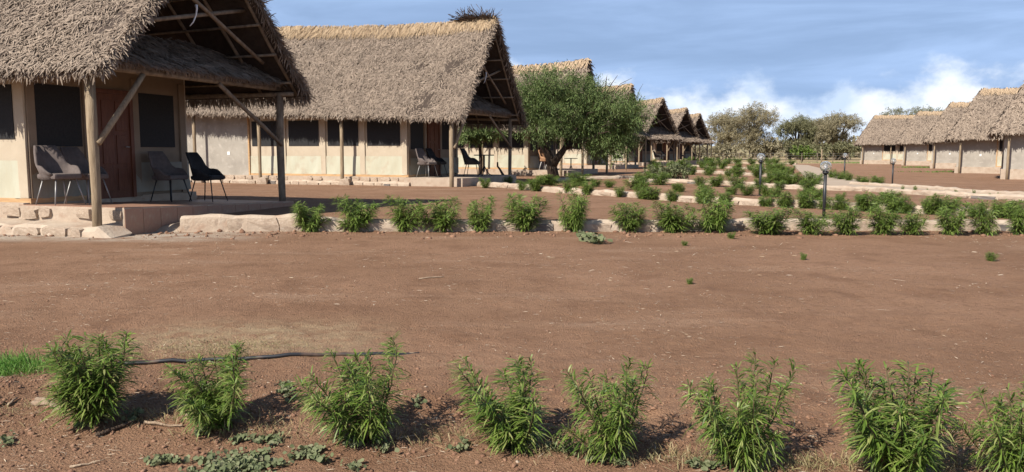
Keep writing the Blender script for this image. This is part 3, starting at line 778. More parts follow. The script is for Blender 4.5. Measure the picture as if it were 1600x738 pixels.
# ------------------------------------------------------------------ kerbs, path
def gl(*pp): return [tuple(G(*q)) for q in pp]
k1 = [(x, kerb_y(x) + .13, 0) for x in np.linspace(-5.45, 8.6, 12)]
k1h = lambda s: .27 - .09 * float(sstep(1.6, 3.2, s)) 
kerb('pale stone kerb nearest the camera, running from the tiled veranda to the right', k1, k1h, .26, True, 1, 1, .45)
kerb('second stone kerb, starting at the second veranda and slanting to the right', gl((748, 291), (840, 298), (900, 303), (985, 308), (1077, 316), (1150, 320), (1196, 322), (1300, 326), (1400, 332), (1500, 337), (1610, 341)), .15, .24, True, 1, 2, .42)
kerb('third stone kerb, between the second lamp post and the pale path', gl((985, 284), (1077, 287), (1172, 291), (1220, 295), (1275, 297), (1350, 299), (1425, 304), (1500, 309), (1610, 315)), .14, .26, True, 1, 3, .5)
kerb('fourth stone kerb, passing behind the second lamp post', gl((1040, 267), (1110, 271), (1180, 275), (1240, 279)), .14, .3, False, 1, 4)
kerb('fifth stone kerb, short pale line among the far shrubs', gl((1060, 260), (1120, 262), (1180, 265), (1235, 268)), .14, .35, False, 1, 5)
kerb('farthest stone kerb below the dry pasture', gl((1090, 254), (1150, 255.5), (1245, 257)), .14, .4, False, 1, 6)
kerb('short stone kerb under the acacia shrubs', gl((850, 284), (905, 280), (990, 279)), .12, .3, False, 1, 7)
# pale trodden path sweeping round to the right-hand tents
pp = gl((1238, 258), (1262, 259), (1290, 266), (1310, 276), (1350, 286), (1420, 293), (1520, 300), (1610, 306), (1610, 310), (1500, 304), (1420, 299), (1350, 296.5), (1285, 294), (1262, 284), (1250, 270))
n = len(pp); mb = MB()
top = [(p[0], p[1], p[2] + .06) for p in pp]; bot = [(p[0], p[1], p[2] - .3) for p in pp]
mb.raw(top + bot, [tuple(reversed(range(n)))] + [(k, (k + 1) % n, n + (k + 1) % n, n + k) for k in range(n)])
o = mb.build('path', M['path']); bm = bmesh.new(); bm.from_mesh(o.data); bmesh.ops.recalc_face_normals(bm, faces=bm.faces[:]); bm.to_mesh(o.data); bm.free()
tag(o, 'pale trodden path curving towards the right-hand tents', None, None, 'structure')
kerb('pale kerb bordering the path in front of the right-hand tents', gl((1330, 290), (1420, 296), (1520, 304), (1610, 310)), .14, .25, False, 1, 8)

# ------------------------------------------------------------------ leafy plants
def lance_leaves(P, D, L_, W_, droop, r, up=(0, 0, 1)):
    """narrow leaves: base, two waist pairs, tip"""
    n = len(P); D = D / np.linalg.norm(D, axis=1)[:, None]
    side = np.cross(D, np.array(up)[None] + r.normal(0, .35, (n, 3))); side /= np.linalg.norm(side, axis=1)[:, None] + 1e-9
    nn = np.cross(side, D); dn = np.array([0, 0, -1.0])[None]
    a = P + D * (L_ * .35)[:, None] + dn * (droop * L_ * .06)[:, None]
    b = P + D * (L_ * .7)[:, None] + dn * (droop * L_ * .26)[:, None]
    c = P + D * (L_ * .95)[:, None] + dn * (droop * L_ * .58)[:, None]
    w = W_[:, None]
    fold = nn * (W_ * .35)[:, None]
    V = np.stack([P, a - side * w * .95 + fold, a + side * w * .95 + fold, b - side * w * .85 + fold, b + side * w * .85 + fold, c], 1).reshape(-1, 3)
    k = np.arange(n) * 6
    T = np.concatenate([np.stack([k, k + 2, k + 1], -1), np.stack([k + 3, k + 4, k + 5], -1)]); Q = np.stack([k + 1, k + 2, k + 4, k + 3], -1)
    return V, Q, T

def make_plant(seed, nst, nl, L=(.07, .12), W=(.0042, .0075), m='leaf', spread=.33, lean=-.14, stem_parts=True):
    """unit-height bush (height about 1 in local units), leaves given relative to that height"""
    r = np.random.default_rng(seed); root = empty('oleander_shrub')
    mbs = MB()
    for s in range(nst):
        az = 2 * math.pi * (s + r.random() * .8) / nst; out_ = spread * (.25 + .85 * r.random()); hh = (1.02 - .5 * (out_ / (spread * 1.1)) ** 2 * r.random()) * r.uniform(.72, 1.0)
        if s < 3: hh = r.uniform(.9, 1.02)
        elif s % 3 == 0: hh *= .62; out_ *= .75
        bx, by = r.normal(0, .03, 2)
        pts = []; nk = 8
        for k in range(nk):
            t = k / (nk - 1)
            pts.append((bx + math.cos(az) * out_ * t ** .75 + lean * t ** 2.2 * .5 + r.normal(0, .006), by + math.sin(az) * out_ * t ** .75 + r.normal(0, .006), hh * t ** .92))
        pts = np.array(pts)
        # leaves in whorls up the stem, thickest near the tips
        n = int(nl * r.uniform(.7, 1.3)); t = r.random(n) ** .75 * .93 + .07; f = t * (nk - 1); i0 = np.minimum(f.astype(int), nk - 2); fr = f - i0
        P = pts[i0] * (1 - fr)[:, None] + pts[i0 + 1] * fr[:, None]
        ax = pts[i0 + 1] - pts[i0]; ax /= np.linalg.norm(ax, axis=1)[:, None]
        rd = r.normal(0, 1, (n, 3)); rd -= ax * np.sum(rd * ax, 1)[:, None]; rd /= np.linalg.norm(rd, axis=1)[:, None]
        el = r.uniform(.05, .95, n) * (t * .7 + .45)
        D = rd * np.cos(el)[:, None] + ax * np.sin(el)[:, None] + np.array([lean * 1.6, 0, 0])[None] * (t ** 1.5)[:, None]
        sz = (.75 + .5 * np.sin(np.pi * np.clip(t, 0, 1))) 
        V, Q, T = lance_leaves(P, D, r.uniform(*L, n) * sz * 2.0, r.uniform(*W, n) * 2.0, r.uniform(.1, 1.0, n), r)
        if stem_parts:
            mb = MB(); mb.tube([tuple(q) for q in pts], [.012 * (1 - .7 * k / (nk - 1)) for k in range(nk)], 5); st = mb.build('stem', M['stem'], root, smooth=True)
            lo = link_mesh('leaves', np_mesh('leaves', V, Q, M[m], T), st); lo['kind'] = 'stuff'
        else:
            mbs.tube([tuple(q) for q in pts[::2]], [.012, .009, .006, .004], 4)
            if s == 0: AV, AQ, AT = [V], [Q], [T]; off = len(V)
            else: AV.append(V); AQ.append(Q + off); AT.append(T + off); off += len(V)
    if not stem_parts:
        mbs.build('stems', M['stem'], root)
        lo = link_mesh('foliage', np_mesh('foliage', np.concatenate(AV), np.concatenate(AQ), M[m], np.concatenate(AT)), root); lo['kind'] = 'stuff'
    return root

# foreground row: (x centre, base y, top y, width px)
FP = [(150, 655, 522, 130, 'first'), (338, 665, 538, 135, 'second'), (562, 686, 536, 165, 'third'), (795, 698, 566, 150, 'fourth'), (955, 716, 562, 155, 'fifth'),
      (1160, 728, 556, 178, 'sixth'), (1385, 742, 566, 185, 'seventh'), (1568, 748, 588, 150, 'eighth')]
for k, (px, pb_, pt, pw, nm) in enumerate(FP):
    p = G(px - 4, min(pb_, 737)) if pb_ <= 737 else G(px - 4, 737) + Vector((0, -.06, 0))
    NS, NL, SP, LN = [(19, 105, .36, -.10), (16, 105, .40, -.16), (14, 105, .48, -.20), (13, 100, .48, -.24), (15, 90, .46, -.16), (18, 95, .46, -.08), (20, 105, .50, -.12), (16, 100, .46, -.10)][k]
    o = make_plant(100 + k, NS + 3, int(NL * 1.3), L=(.055, .105), W=(.0021, .0041), m='leaf', spread=SP, lean=LN)
    h = (pb_ - pt) * p.y / F * 1.05; o.location = (p.x, p.y, p.z - .01)
    xv = np.concatenate([np.array([v.co.x for v in g.data.vertices]) for c in o.children for g in c.children]); ext = np.percentile(xv, 98.5) - np.percentile(xv, 1.5)
    ws = (pw * .9 * p.y / F) / ext
    o.scale = (ws, ws, h); o.location.x -= (np.percentile(xv, 98.5) + np.percentile(xv, 1.5)) / 2 * ws * .6
    tag(o, f'large narrow-leaved green shrub in the foreground row, {nm} from the left', 'shrub', 'shrubs in the foreground row')

protos = [make_plant(200 + k, 18, 120, L=(.06, .115), W=(.0028, .0052), m='leaf_mid', spread=.42, lean=-.06, stem_parts=False) for k in range(5)]
used = set()
ORD = ['first', 'second', 'third', 'fourth', 'fifth', 'sixth', 'seventh', 'eighth', 'ninth', 'tenth', 'eleventh', 'twelfth', 'thirteenth', 'fourteenth', 'fifteenth', 'sixteenth', 'seventeenth', 'eighteenth', 'nineteenth', 'twentieth',
       'twenty-first', 'twenty-second', 'twenty-third', 'twenty-fourth', 'twenty-fifth', 'twenty-sixth', 'twenty-seventh', 'twenty-eighth', 'twenty-ninth', 'thirtieth']
def shrub(px, pb_, hpx, wpx, label, group, kh=1.04, kw=1.42, rs=random.Random(3)):
    p = G(px, pb_); k = rs.randrange(5); o = protos[k]
    if k in used: o = copy_tree(o)
    used.add(k); h = hpx * kh * p.y / F; wd_ = wpx * kw * p.y / F
    o.location = (p.x, p.y, p.z - .01); o.rotation_euler = (0, 0, rs.uniform(0, 6.28)); o.scale = (wd_, wd_, h); tag(o, label, 'shrub', group)
ROW1 = [(483, 360, 46, 50), (557, 360, 52, 62), (632, 362, 58, 55), (690, 362, 54, 60), (752, 362, 54, 42), (820, 361, 57, 66), (898, 362, 66, 46), (985, 362, 47, 50), (1050, 363, 50, 62), (1117, 363, 62, 52), (1203, 366, 44, 66),
        (1265, 366, 40, 52), (1322, 367, 46, 46), (1378, 367, 50, 48), (1425, 367, 40, 40), (1487, 367, 50, 46), (1535, 367, 54, 40), (1592, 367, 54, 40)]
for k, q in enumerate(ROW1):
    shrub(*q, f'bright green shrub against the front of the nearest kerb, {ORD[k]} from the left', 'shrubs along the nearest kerb')
def row(ptslist, spacing_px, h, w, phrase, group, seed, jitter=.42, kw=1.12):
    rs = random.Random(seed); k = 0
    for a, b in zip(ptslist[:-1], ptslist[1:]):
        n = max(1, round(abs(b[0] - a[0]) / spacing_px))
        for i_ in range(n):
            t = (i_ + .5 + rs.uniform(-jitter, jitter)) / n
            hp = (h[0] + (h[1] - h[0]) * ((a[0] + (b[0] - a[0]) * t) - ptslist[0][0]) / (ptslist[-1][0] - ptslist[0][0])) * rs.uniform(.7, 1.2)
            shrub(a[0] + (b[0] - a[0]) * t, a[1] + (b[1] - a[1]) * t, hp, hp * w * rs.uniform(.85, 1.2), f'{phrase}, {ORD[k]} from the left', group, .86, kw); k += 1
row([(755, 294), (900, 303), (1077, 317), (1200, 323), (1400, 333), (1610, 343)], 36, (26, 36), 1.15, 'green shrub against the second kerb', 'shrubs along the second kerb', 31)
row([(790, 289), (920, 291), (1000, 297), (1120, 303), (1260, 311), (1420, 322)], 30, (22, 24), 1.3, 'green shrub just behind the second kerb', 'shrubs behind the second kerb', 32)
row([(980, 288), (1100, 291), (1200, 296), (1275, 300)], 36, (24, 26), 1.2, 'green shrub against the third kerb', 'shrubs along the third kerb', 33)
row([(1010, 272), (1100, 274), (1235, 281)], 22, (20, 22), 1.2, 'small green shrub in the bed behind the second lamp post', 'shrubs in the far bed', 34)
row([(1010, 264), (1100, 263), (1240, 270)], 20, (17, 18), 1.25, 'small far green shrub beside the fifth kerb', 'shrubs beside the fifth kerb', 35)
row([(1075, 256), (1160, 257), (1240, 258)], 17, (12, 13), 1.3, 'tiny green shrub beside the farthest kerb', 'shrubs beside the farthest kerb', 36)
row([(1190, 290), (1278, 291)], 15, (26, 24), 1.1, 'lush green shrub in the clump left of the pale path', 'shrubs in the clump left of the path', 37)
row([(1205, 272), (1240, 274)], 13, (24, 22), 1.1, 'lush green shrub in the clump behind the second lamp post', 'shrubs in the clump behind the lamp', 38)
row([(1296, 279), (1335, 286), (1378, 292)], 13, (20, 18), 1.2, 'lush green shrub in the clump right of the pale path', 'shrubs in the clump right of the path', 39)
row([(1400, 300), (1600, 312)], 22, (12, 12), .45, 'thin seedling along the kerb below the right-hand tents', 'seedlings along the path kerb', 40)
row([(1440, 327), (1500, 331)], 22, (22, 22), 1.2, 'pale green shrub on the red soil at right', 'shrubs on the red soil at right', 41)

# ------------------------------------------------------------------ lamps
def make_lamp():
    root = empty('garden_lamp')
    mb = MB(); mb.tube([(0, 0, -.1), (0, 0, .93)], .032, 12); mb.build('pole', M['metal_black'], root, smooth=True)
    mb = MB(); mb.lathe([(.0, .92), (.055, .92), (.062, .95), (.05, .985), (.0, .985)], 16); mb.build('socket', M['metal_black'], root, smooth=True)
    mb = MB(); n = 12; mb.lathe([(.115 * math.sin(math.pi * k / n), 1.07 - .115 * math.cos(math.pi * k / n)) for k in range(1, n + 1)], 24); 
    mb.lathe([(.109 * math.sin(math.pi * k / n), 1.07 - .109 * math.cos(math.pi * k / n)) for k in range(n, 0, -1)], 24); mb.build('globe', M['glass'], root, smooth=True)
    mb = MB(); mb.lathe([(.0, .985), (.022, .985), (.025, 1.02), (.04, 1.06), (.035, 1.10), (0, 1.12)], 14); mb.build('bulb', M['white'], root, smooth=True)
    mb = MB(); mb.lathe([(.0, .02), (.06, .02), (.06, -.05), (0, -.05)], 14); mb.build('base', M['metal_black'], root)
    return root
lp = make_lamp()
for k, (px, pb_, pt, lb) in enumerate([(1287, 341, 252, 'nearest globe lamp on a black post, rising above the nearest kerb'), (1187, 306, 240, 'globe lamp on a black post left of the nearest lamp'),
                                       (1319, 279, 240, 'small globe lamp on a black post beside the clump right of the path'), (1394, 291, 248, 'globe lamp on a black post before the right-hand tents')]):
    o = lp if k == 0 else copy_tree(lp); p = G(px, pb_); h = (pb_ - pt) * p.y / F / 1.185
    o.location = p; o.scale = (h * 1.02, h * 1.02, h); tag(o, lb, 'lamp', 'globe garden lamps')
p = G(1283, 262); mb = MB(); mb.tube([(0, 0, -.1), (.02, 0, 1.0), (.0, 0, 1.7)], [.06, .055, .05], 8)
o = mb.build('fence_post', M['pole'], None, True); o.location = p; tag(o, 'pale wooden stake seen behind the nearest lamp globe', 'post')

# ------------------------------------------------------------------ trees
def tube_tree(mb, pts, r0, r1, n=7):
    m_ = len(pts); mb.tube(pts, [r0 + (r1 - r0) * k / (m_ - 1) for k in range(m_)], n)
def small_leaves(P, r, L_, W_, flat=.5):
    n = len(P); D = r.normal(0, 1, (n, 3)); D[:, 2] *= flat; D /= np.linalg.norm(D, axis=1)[:, None]
    return D
def tree(name, label, base, limbs_fn, crown_blobs, nleaf, leafL, leafW, mleaf, mbark, seed, cat='tree', group=None, spray=.0, twigs=0):
    r = np.random.default_rng(seed); root = empty(name, base); tag(root, label, cat, group)
    mb = MB(); limbs_fn(mb, random.Random(seed)); tr = mb.build('trunk', mbark, root, smooth=True)
    P = []; D = []
    wts = np.array([b[3] * b[4] * b[5] for b in crown_blobs]) ** .75; wts /= wts.sum()
    for b, wgt in zip(crown_blobs, wts):
        n = int(nleaf * wgt); nsp = max(3, n // 26)
        # sprays: little twigs radiating outward with leaves along them
        q = r.normal(0, 1, (nsp, 3)); q /= np.linalg.norm(q, axis=1)[:, None]; rad = r.random(nsp) ** .4
        c = np.array(b[:3])[None] + q * rad[:, None] * np.array(b[3:6])[None]
        dirv = q + r.normal(0, .5, (nsp, 3)); dirv[:, 2] *= .55; dirv[:, 2] -= spray; dirv /= np.linalg.norm(dirv, axis=1)[:, None]
        idx = r.integers(0, nsp, n); ln_ = r.random(n) * b[6]
        P.append(c[idx] + dirv[idx] * ln_[:, None] + r.normal(0, b[6] * .10, (n, 3))); d = dirv[idx] * .8 + r.normal(0, .6, (n, 3)); D.append(d)
    P = np.concatenate(P); D = np.concatenate(D); n = len(P)
    V, Q, T = lance_leaves(P, D, r.uniform(.6, 1.3, n) * leafL, r.uniform(.6, 1.3, n) * leafW, r.uniform(0, .5, n), r)
    o = link_mesh('crown', np_mesh('crown', V, Q, mleaf, T), root); o['kind'] = 'stuff'
    return root
TB = G(864, 279)
TD = 34.5; TB = Vector(((866 - 800) / F * TD, TD, g1(2, TD)))
def P2(px, py, D, dy=0): d = ray(px, py); t = (D + dy) / d.y; q = Vector((0, 0, CAM_Z)) + d * t; return q - TB
def acacia_limbs(mb, r):
    a = [Vector((0, 0, -.1)), P2(862, 262, TD), P2(858, 245, TD, .1), P2(850, 228, TD, .2), P2(838, 210, TD, .3), P2(826, 185, TD, .3)]
    tube_tree(mb, a, .27, .06)
    b = [P2(862, 262, TD), P2(872, 245, TD, -.1), P2(884, 230, TD, -.2), P2(905, 210, TD, -.1), P2(935, 180, TD, 0)]
    tube_tree(mb, b, .19, .04)
    tube_tree(mb, [P2(866, 256, TD), P2(880, 238, TD, .5), P2(890, 210, TD, .9), P2(880, 170, TD, .8), P2(870, 130, TD, .6)], .13, .03)
    tube_tree(mb, [P2(884, 232, TD, -.2), P2(910, 222, TD, -.5), P2(945, 205, TD, -.6), P2(985, 180, TD, -.3), P2(1003, 150, TD)], .10, .012)
    tube_tree(mb, [P2(905, 212, TD, -.1), P2(925, 180, TD, .3), P2(945, 145, TD, .2), P2(948, 120, TD, .2)], .08, .012)
    tube_tree(mb, [P2(945, 150, TD, .2), P2(955, 132, TD, .2), P2(965, 118, TD, .2)], .03, .008, 5)
    tube_tree(mb, [P2(945, 150, TD, .2), P2(932, 138, TD, .2), P2(936, 118, TD, .2)], .03, .008, 5)
    for _ in range(60):
        x = r.uniform(815, 1000); y0 = r.uniform(120, 215); q = P2(x, y0, TD, r.uniform(-1.6, 1.6)); s = q.lerp(P2(890, 205, TD), r.uniform(.2, .4))
        tube_tree(mb, [s, s.lerp(q, .5) + Vector((r.uniform(-.1, .1), r.uniform(-.1, .1), .1)), q], .025, .006, 4)
    for _ in range(26):
        x = r.uniform(935, 1006); y0 = r.uniform(128, 160); q = P2(x, y0, TD, r.uniform(-1, 1)); s = P2(x - r.uniform(8, 30), y0 + r.uniform(15, 40), TD, r.uniform(-.7, .7))
        tube_tree(mb, [s, s.lerp(q, .6) + Vector((0, 0, .08)), q], .018, .005, 4)
bl = []
rb = random.Random(12)
def ab(px, py, rx, rz, dy=0, ry=None, tw=.45):
    q = P2(px, py, TD, dy); bl.append((q.x, q.y, q.z, rx * TD / F, (ry or rx) * TD / F, rz * TD / F, tw))
for q in [(830, 135, 32, 24), (865, 128, 42, 22), (910, 140, 38, 22), (955, 158, 34, 20), (985, 172, 20, 16), (822, 165, 32, 26), (860, 165, 44, 28), (905, 172, 44, 26), (948, 190, 40, 26), (930, 215, 28, 20), (958, 222, 20, 18), (975, 200, 18, 22), (840, 192, 34, 14), (890, 195, 34, 14)]:
    ab(q[0] + 3, q[1] + 6, q[2] * .86, q[3] * .72, rb.uniform(-.9, .9), 46, .62)
tree('acacia_tree', 'dense green acacia with a leaning forked trunk between the second and third tents', TB, acacia_limbs, bl, 82000, .16, .0115, M['leaf_acacia'], M['bark'], 40, spray=.05)
# small flat-topped tree glimpsed under the second veranda roof
TB_S = TB; TB = Vector(((750 - 800) / F * 37.0, 37.0, g1(-1.5, 37)))
def small_limbs(mb, r):
    tube_tree(mb, [Vector((0, 0, -.1)), P2(751, 250, 37), P2(750, 225, 37), P2(748, 210, 37)], .10, .05)
    for x in (722, 735, 762, 778): tube_tree(mb, [P2(750, 228, 37), P2((750 + x) / 2, 215, 37), P2(x, 207, 37, r.uniform(-.4, .4))], .035, .01, 5)
bl = []
for q in [(732, 208, 18, 12), (752, 205, 20, 11), (772, 207, 16, 9), (745, 214, 20, 7)]: 
    qq = P2(q[0], q[1], 37); bl.append((qq.x, qq.y, qq.z, q[2] * 37 / F, 1.0, q[3] * 37 / F, .3))
tree('acacia_tree', 'small flat-topped green tree seen beneath the second veranda roof', TB, small_limbs, bl, 9000, .14, .017, M['leaf_acacia'], M['bark'], 41)
# dry crooked stump branch by the second veranda
p = G(790, 285); mb = MB(); mb.tube([(0, 0, 0), (-.12, 0, .18), (-.22, 0, .36), (-.3, 0, .46), (-.3, 0, .62)], [.05, .05, .04, .035, .03], 7)
o = mb.build('dead_branch', M['bark'], None, True); o.location = (p.x, p.y - .3, p.z + .15); tag(o, 'short crooked dead branch beside the second veranda post', 'branch')

# savanna trees beyond the pasture
def far_tree(px0, px1, ptop, D, m, seed, label, layers=3, nleaf=5200, bare=.0):
    global TB
    r = random.Random(seed); xc = (px0 + px1) / 2; TB = Vector(((xc - 800) / F * D, D, g1((xc - 800) / F * D, D)))
    W_ = (px1 - px0) / 2 * D / F; H_ = CAM_Z + (238 - ptop) * D / F
    tips = []
    for k in range(11):
        a = 2 * math.pi * (k + r.random()) / 11; q = r.uniform(.25, .95); tips.append(Vector((math.cos(a) * W_ * q, math.sin(a) * W_ * q, H_ * r.uniform(.72, .97) - q * .10 * H_)))
    def limbs(mb, rr):
        nst = 3
        for s in range(nst):
            b = Vector((rr.uniform(-.6, .6), rr.uniform(-.6, .6), -.3)); f = Vector((rr.uniform(-.12, .12) * W_, rr.uniform(-.1, .1) * W_, H_ * rr.uniform(.25, .4)))
            tube_tree(mb, [b, b.lerp(f, .5) + Vector((rr.uniform(-.2, .2), 0, 0)), f], .22, .14, 6)
            for t in tips[s::nst]:
                mid = f.lerp(t, .5) + Vector((0, 0, .12 * H_)) * rr.uniform(.2, 1); tube_tree(mb, [f, mid, t], .12, .03, 5)
                for _ in range(3):
                    e = t + Vector((rr.uniform(-1, 1), rr.uniform(-1, 1), rr.uniform(.1, .6))) * .16 * W_; tube_tree(mb, [mid.lerp(t, rr.uniform(.2, .8)), e], .05, .015, 4)
    blobs = [(t.x, t.y, t.z, W_ * r.uniform(.22, .36), W_ * r.uniform(.22, .36), H_ * r.uniform(.03, .06), 1.1) for t in tips]
    for k in range(5):
        a = r.uniform(0, 6.28); q = r.uniform(.1, .8); blobs.append((math.cos(a) * W_ * q, math.sin(a) * W_ * q, H_ * r.uniform(.3, .6), W_ * .3, W_ * .3, H_ * .10, 1.0))
    tree('thorn_tree', label, TB, limbs, blobs, nleaf, .42, .038, m, M['bark_pale'], seed, group='thorn trees beyond the pasture')
FT = [(1095, 1175, 173, 150, 'leaf_far', 'brownish thorn tree just right of the last left-hand tent'),
      (1125, 1215, 165, 142, 'leaf_far', 'tallest brownish thorn tree left of the gap of sky'),
      (1215, 1265, 183, 150, 'leaf_far_green', 'dark flat-topped thorn tree in the middle of the far trees'),
      (1240, 1300, 187, 160, 'leaf_far_green', 'green-brown thorn tree behind the dark flat-topped one'),
      (1270, 1345, 177, 146, 'leaf_far', 'brownish thorn tree left of the right-hand row of tents'),
      (1375, 1470, 167, 135, 'leaf_far_green', 'green thorn tree rising behind the right-hand roofs')]
for k, (a, b, t, D, m, lb) in enumerate(FT): far_tree(a, b, t, D, M[m], 60 + k, lb, nleaf=20000)
def bush(px0, px1, ptop, pbase, m, seed, label, n=2600, lf=(.3, .06), D=None):
    global TB
    p = G((px0 + px1) / 2, pbase); 
    if D: p = Vector((((px0 + px1) / 2 - 800) / F * D, D, 0))
    TB = p; D = p.y; W_ = (px1 - px0) / 2 * D / F; H_ = (pbase - ptop) * D / F; r = random.Random(seed)
    def limbs(mb, rr):
        for _ in range(6): tube_tree(mb, [Vector((0, 0, -.1)), Vector((rr.uniform(-.5, .5) * W_, rr.uniform(-.5, .5) * W_, H_ * rr.uniform(.4, .7)))], .05, .02, 5)
    blobs = [(r.uniform(-.6, .6) * W_, r.uniform(-.5, .5) * W_, H_ * r.uniform(.3, .75), W_ * .4, W_ * .4, H_ * .25, .3) for _ in range(7)]
    tree('bush', label, p, limbs, blobs, n, lf[0], lf[1], m, M['bark_pale'], seed, 'bush', 'bushes at the edge of the pasture')
bush(1235, 1270, 228, 253, M['leaf_mid'], 80, 'round green bush at the edge of the dry pasture')
bush(1100, 1150, 215, 243, M['leaf_far'], 81, 'low brown bush under the far left thorn trees', D=138, lf=(.6, .1))
bush(1165, 1225, 212, 244, M['leaf_far'], 82, 'low brown bush under the tall thorn tree', D=140, lf=(.6, .1))
bush(1225, 1275, 214, 244, M['leaf_far_green'], 83, 'low dark bush under the flat-topped thorn tree', D=144, lf=(.6, .1))
bush(1270, 1345, 214, 245, M['leaf_far_green'], 84, 'low dark green bush beside the farthest right-hand tent', D=138, n=4000, lf=(.6, .1))
bush(1070, 1110, 225, 244, M['leaf_far'], 85, 'low brown bush behind the last left-hand tent', D=130, lf=(.5, .1))
bush(1015, 1075, 262, 281, M['leaf_weed'], 86, 'grey-green straggly bush among the far shrubs', n=2600, lf=(.2, .02))
# far low scrub along the horizon
r = np.random.default_rng(9); n = 60000
SX = r.uniform(-150, 330, n); SY = r.uniform(190, 330, n); hb = 1.5 + 5.0 * vnoise(SX * .05, SY * .05, 3)
P = np.stack([SX, SY, r.random(n) * hb], -1); D_ = r.normal(0, 1, (n, 3))
V, Q, T = lance_leaves(P, D_, r.uniform(.9, 1.8, n), r.uniform(.25, .5, n), r.uniform(0, .4, n), r)
tag(link_mesh('scrub', np_mesh('scrub', V, Q, M['leaf_far'], T)), 'far belt of brown thorn scrub along the horizon', 'scrub', None, 'stuff')
# pasture fence
root = empty('wire_fence', (0, 108, 0)); tag(root, 'thin wooden post fence along the edge of the dry pasture', 'fence')
for k in range(22):
    x = 20 + k * 2.1; mb = MB(); z = g1(x, 108); mb.tube([(x, 0, z - .1), (x + .05, 0, z + 1.3)], .055, 6); mb.build('post', M['bark_pale'], root)
for z in (.5, .85, 1.15):
    mb = MB(); mb.tube([(20, 0, z), (64, 0, z)], .012, 4); mb.build('wire', M['metal_grey'], root)

# ------------------------------------------------------------------ foreground litter
pts = [(185, 572), (250, 568), (330, 565), (430, 560), (520, 556), (600, 553.5), (655, 552)]
hp = [G(*q) for q in pts]; mb = MB(); o0 = hp[0]
fine = []
for k in range(len(hp) - 1):
    for q in range(4): fine.append(hp[k].lerp(hp[k + 1], q / 4))
fine.append(hp[-1])
fine = [Vector((p.x, p.y, g1(p.x, p.y) + .014 - .022 * (k / len(fine)) ** 3)) - o0 for k, p in enumerate(fine)]
mb.tube(fine, .0125, 10); o = mb.build('water_pipe', M['hose'], None, True); o.location = o0; tag(o, 'black plastic water pipe lying on the soil behind the foreground shrubs', 'pipe')

# straw and dry leaf flecks on the field
def flecks(n, yr, L_, W_, m, name, label, seed, spread=1.15):
    r = np.random.default_rng(seed); y = np.exp(r.uniform(math.log(yr[0]), math.log(yr[1]), n)); x = r.uniform(-1, 1, n) * y * .66 * spread
    k = fbm(x * .9, y * 1.6, seed, 4) > .03 + r.normal(0, .07, n); x, y = x[k], y[k]; n = len(x)
    sc = np.clip(y / 6, .8, 1.9)
    a = r.uniform(0, math.pi, n); d = np.stack([np.cos(a), np.sin(a) * .7, r.normal(0, .10, n)], -1); z = ground(x, y) + .006
    V, Q, T = lance_leaves(np.stack([x, y, z], -1), d, r.uniform(*L_, n) * sc, r.uniform(*W_, n) * sc, r.uniform(0, .2, n), r)
    V[:, 2] = np.maximum(V[:, 2], ground(V[:, 0], V[:, 1]) + .002)
    tag(link_mesh(name, np_mesh(name, V, Q, m, T)), label, 'litter', None, 'stuff')
flecks(15000, (2.9, 13), (.01, .06), (.0008, .0024), M['straw'], 'straw_litter', 'scattered pale straw and dry leaf flecks on the red soil', 51)
flecks(420, (3.2, 13), (.06, .16), (.0010, .0018), M['straw'], 'twig_litter', 'thin pale twigs lying about the open soil', 55)
def clods(n, xyfn, size, seed, label, mname='clod'):
    r = np.random.default_rng(seed); x, y = xyfn(r, n); n = len(x)
    bm = bmesh.new(); bmesh.ops.create_icosphere(bm, subdivisions=1, radius=1); bm.verts.ensure_lookup_table()
    bv = np.array([v.co[:] for v in bm.verts]); bf = np.array([[v.index for v in f.verts] for f in bm.faces]); bm.free()
    s = size[0] * (size[1] / size[0]) ** (r.random(n) ** 2.2)
    V = bv[None] * s[:, None, None] * r.uniform(.6, 1.3, (n, 1, 3)) * r.uniform(.6, 1.4, (n, len(bv), 1)); V[:, :, 2] *= .65
    V += np.stack([x, y, ground(x, y) + s * .15], -1)[:, None]
    T = (bf[None] + (np.arange(n) * len(bv))[:, None, None]).reshape(-1, 3)
    tag(link_mesh('soil_clods', np_mesh('soil_clods', V.reshape(-1, 3), None, M[mname], T)), label, 'clods', None, 'stuff')
def f_all(r, n): y = np.exp(r.uniform(math.log(2.9), math.log(13), n)); return r.uniform(-1, 1, n) * y * .7, y
def f_row(r, n): x = r.uniform(-3.4, 3.2, n); return x, 3.75 - .1 * x + r.normal(0, .42, n)
def f_kerb(r, n): x = r.uniform(-8, 9, n); return x, kerb_y(x) - np.abs(r.normal(0, .5, n)) - .03
clods(6000, f_all, (.002, .009), 71, 'small crumbs of red soil over the open field')
clods(9000, f_row, (.0025, .016), 72, 'crumbly red clods around the foreground shrubs')
clods(900, f_kerb, (.01, .05), 73, 'loose soil crumbs and pebbles at the foot of the nearest kerb')
clods(160, f_all, (.003, .011), 74, 'pale pebbles scattered over the red soil', 'stone')

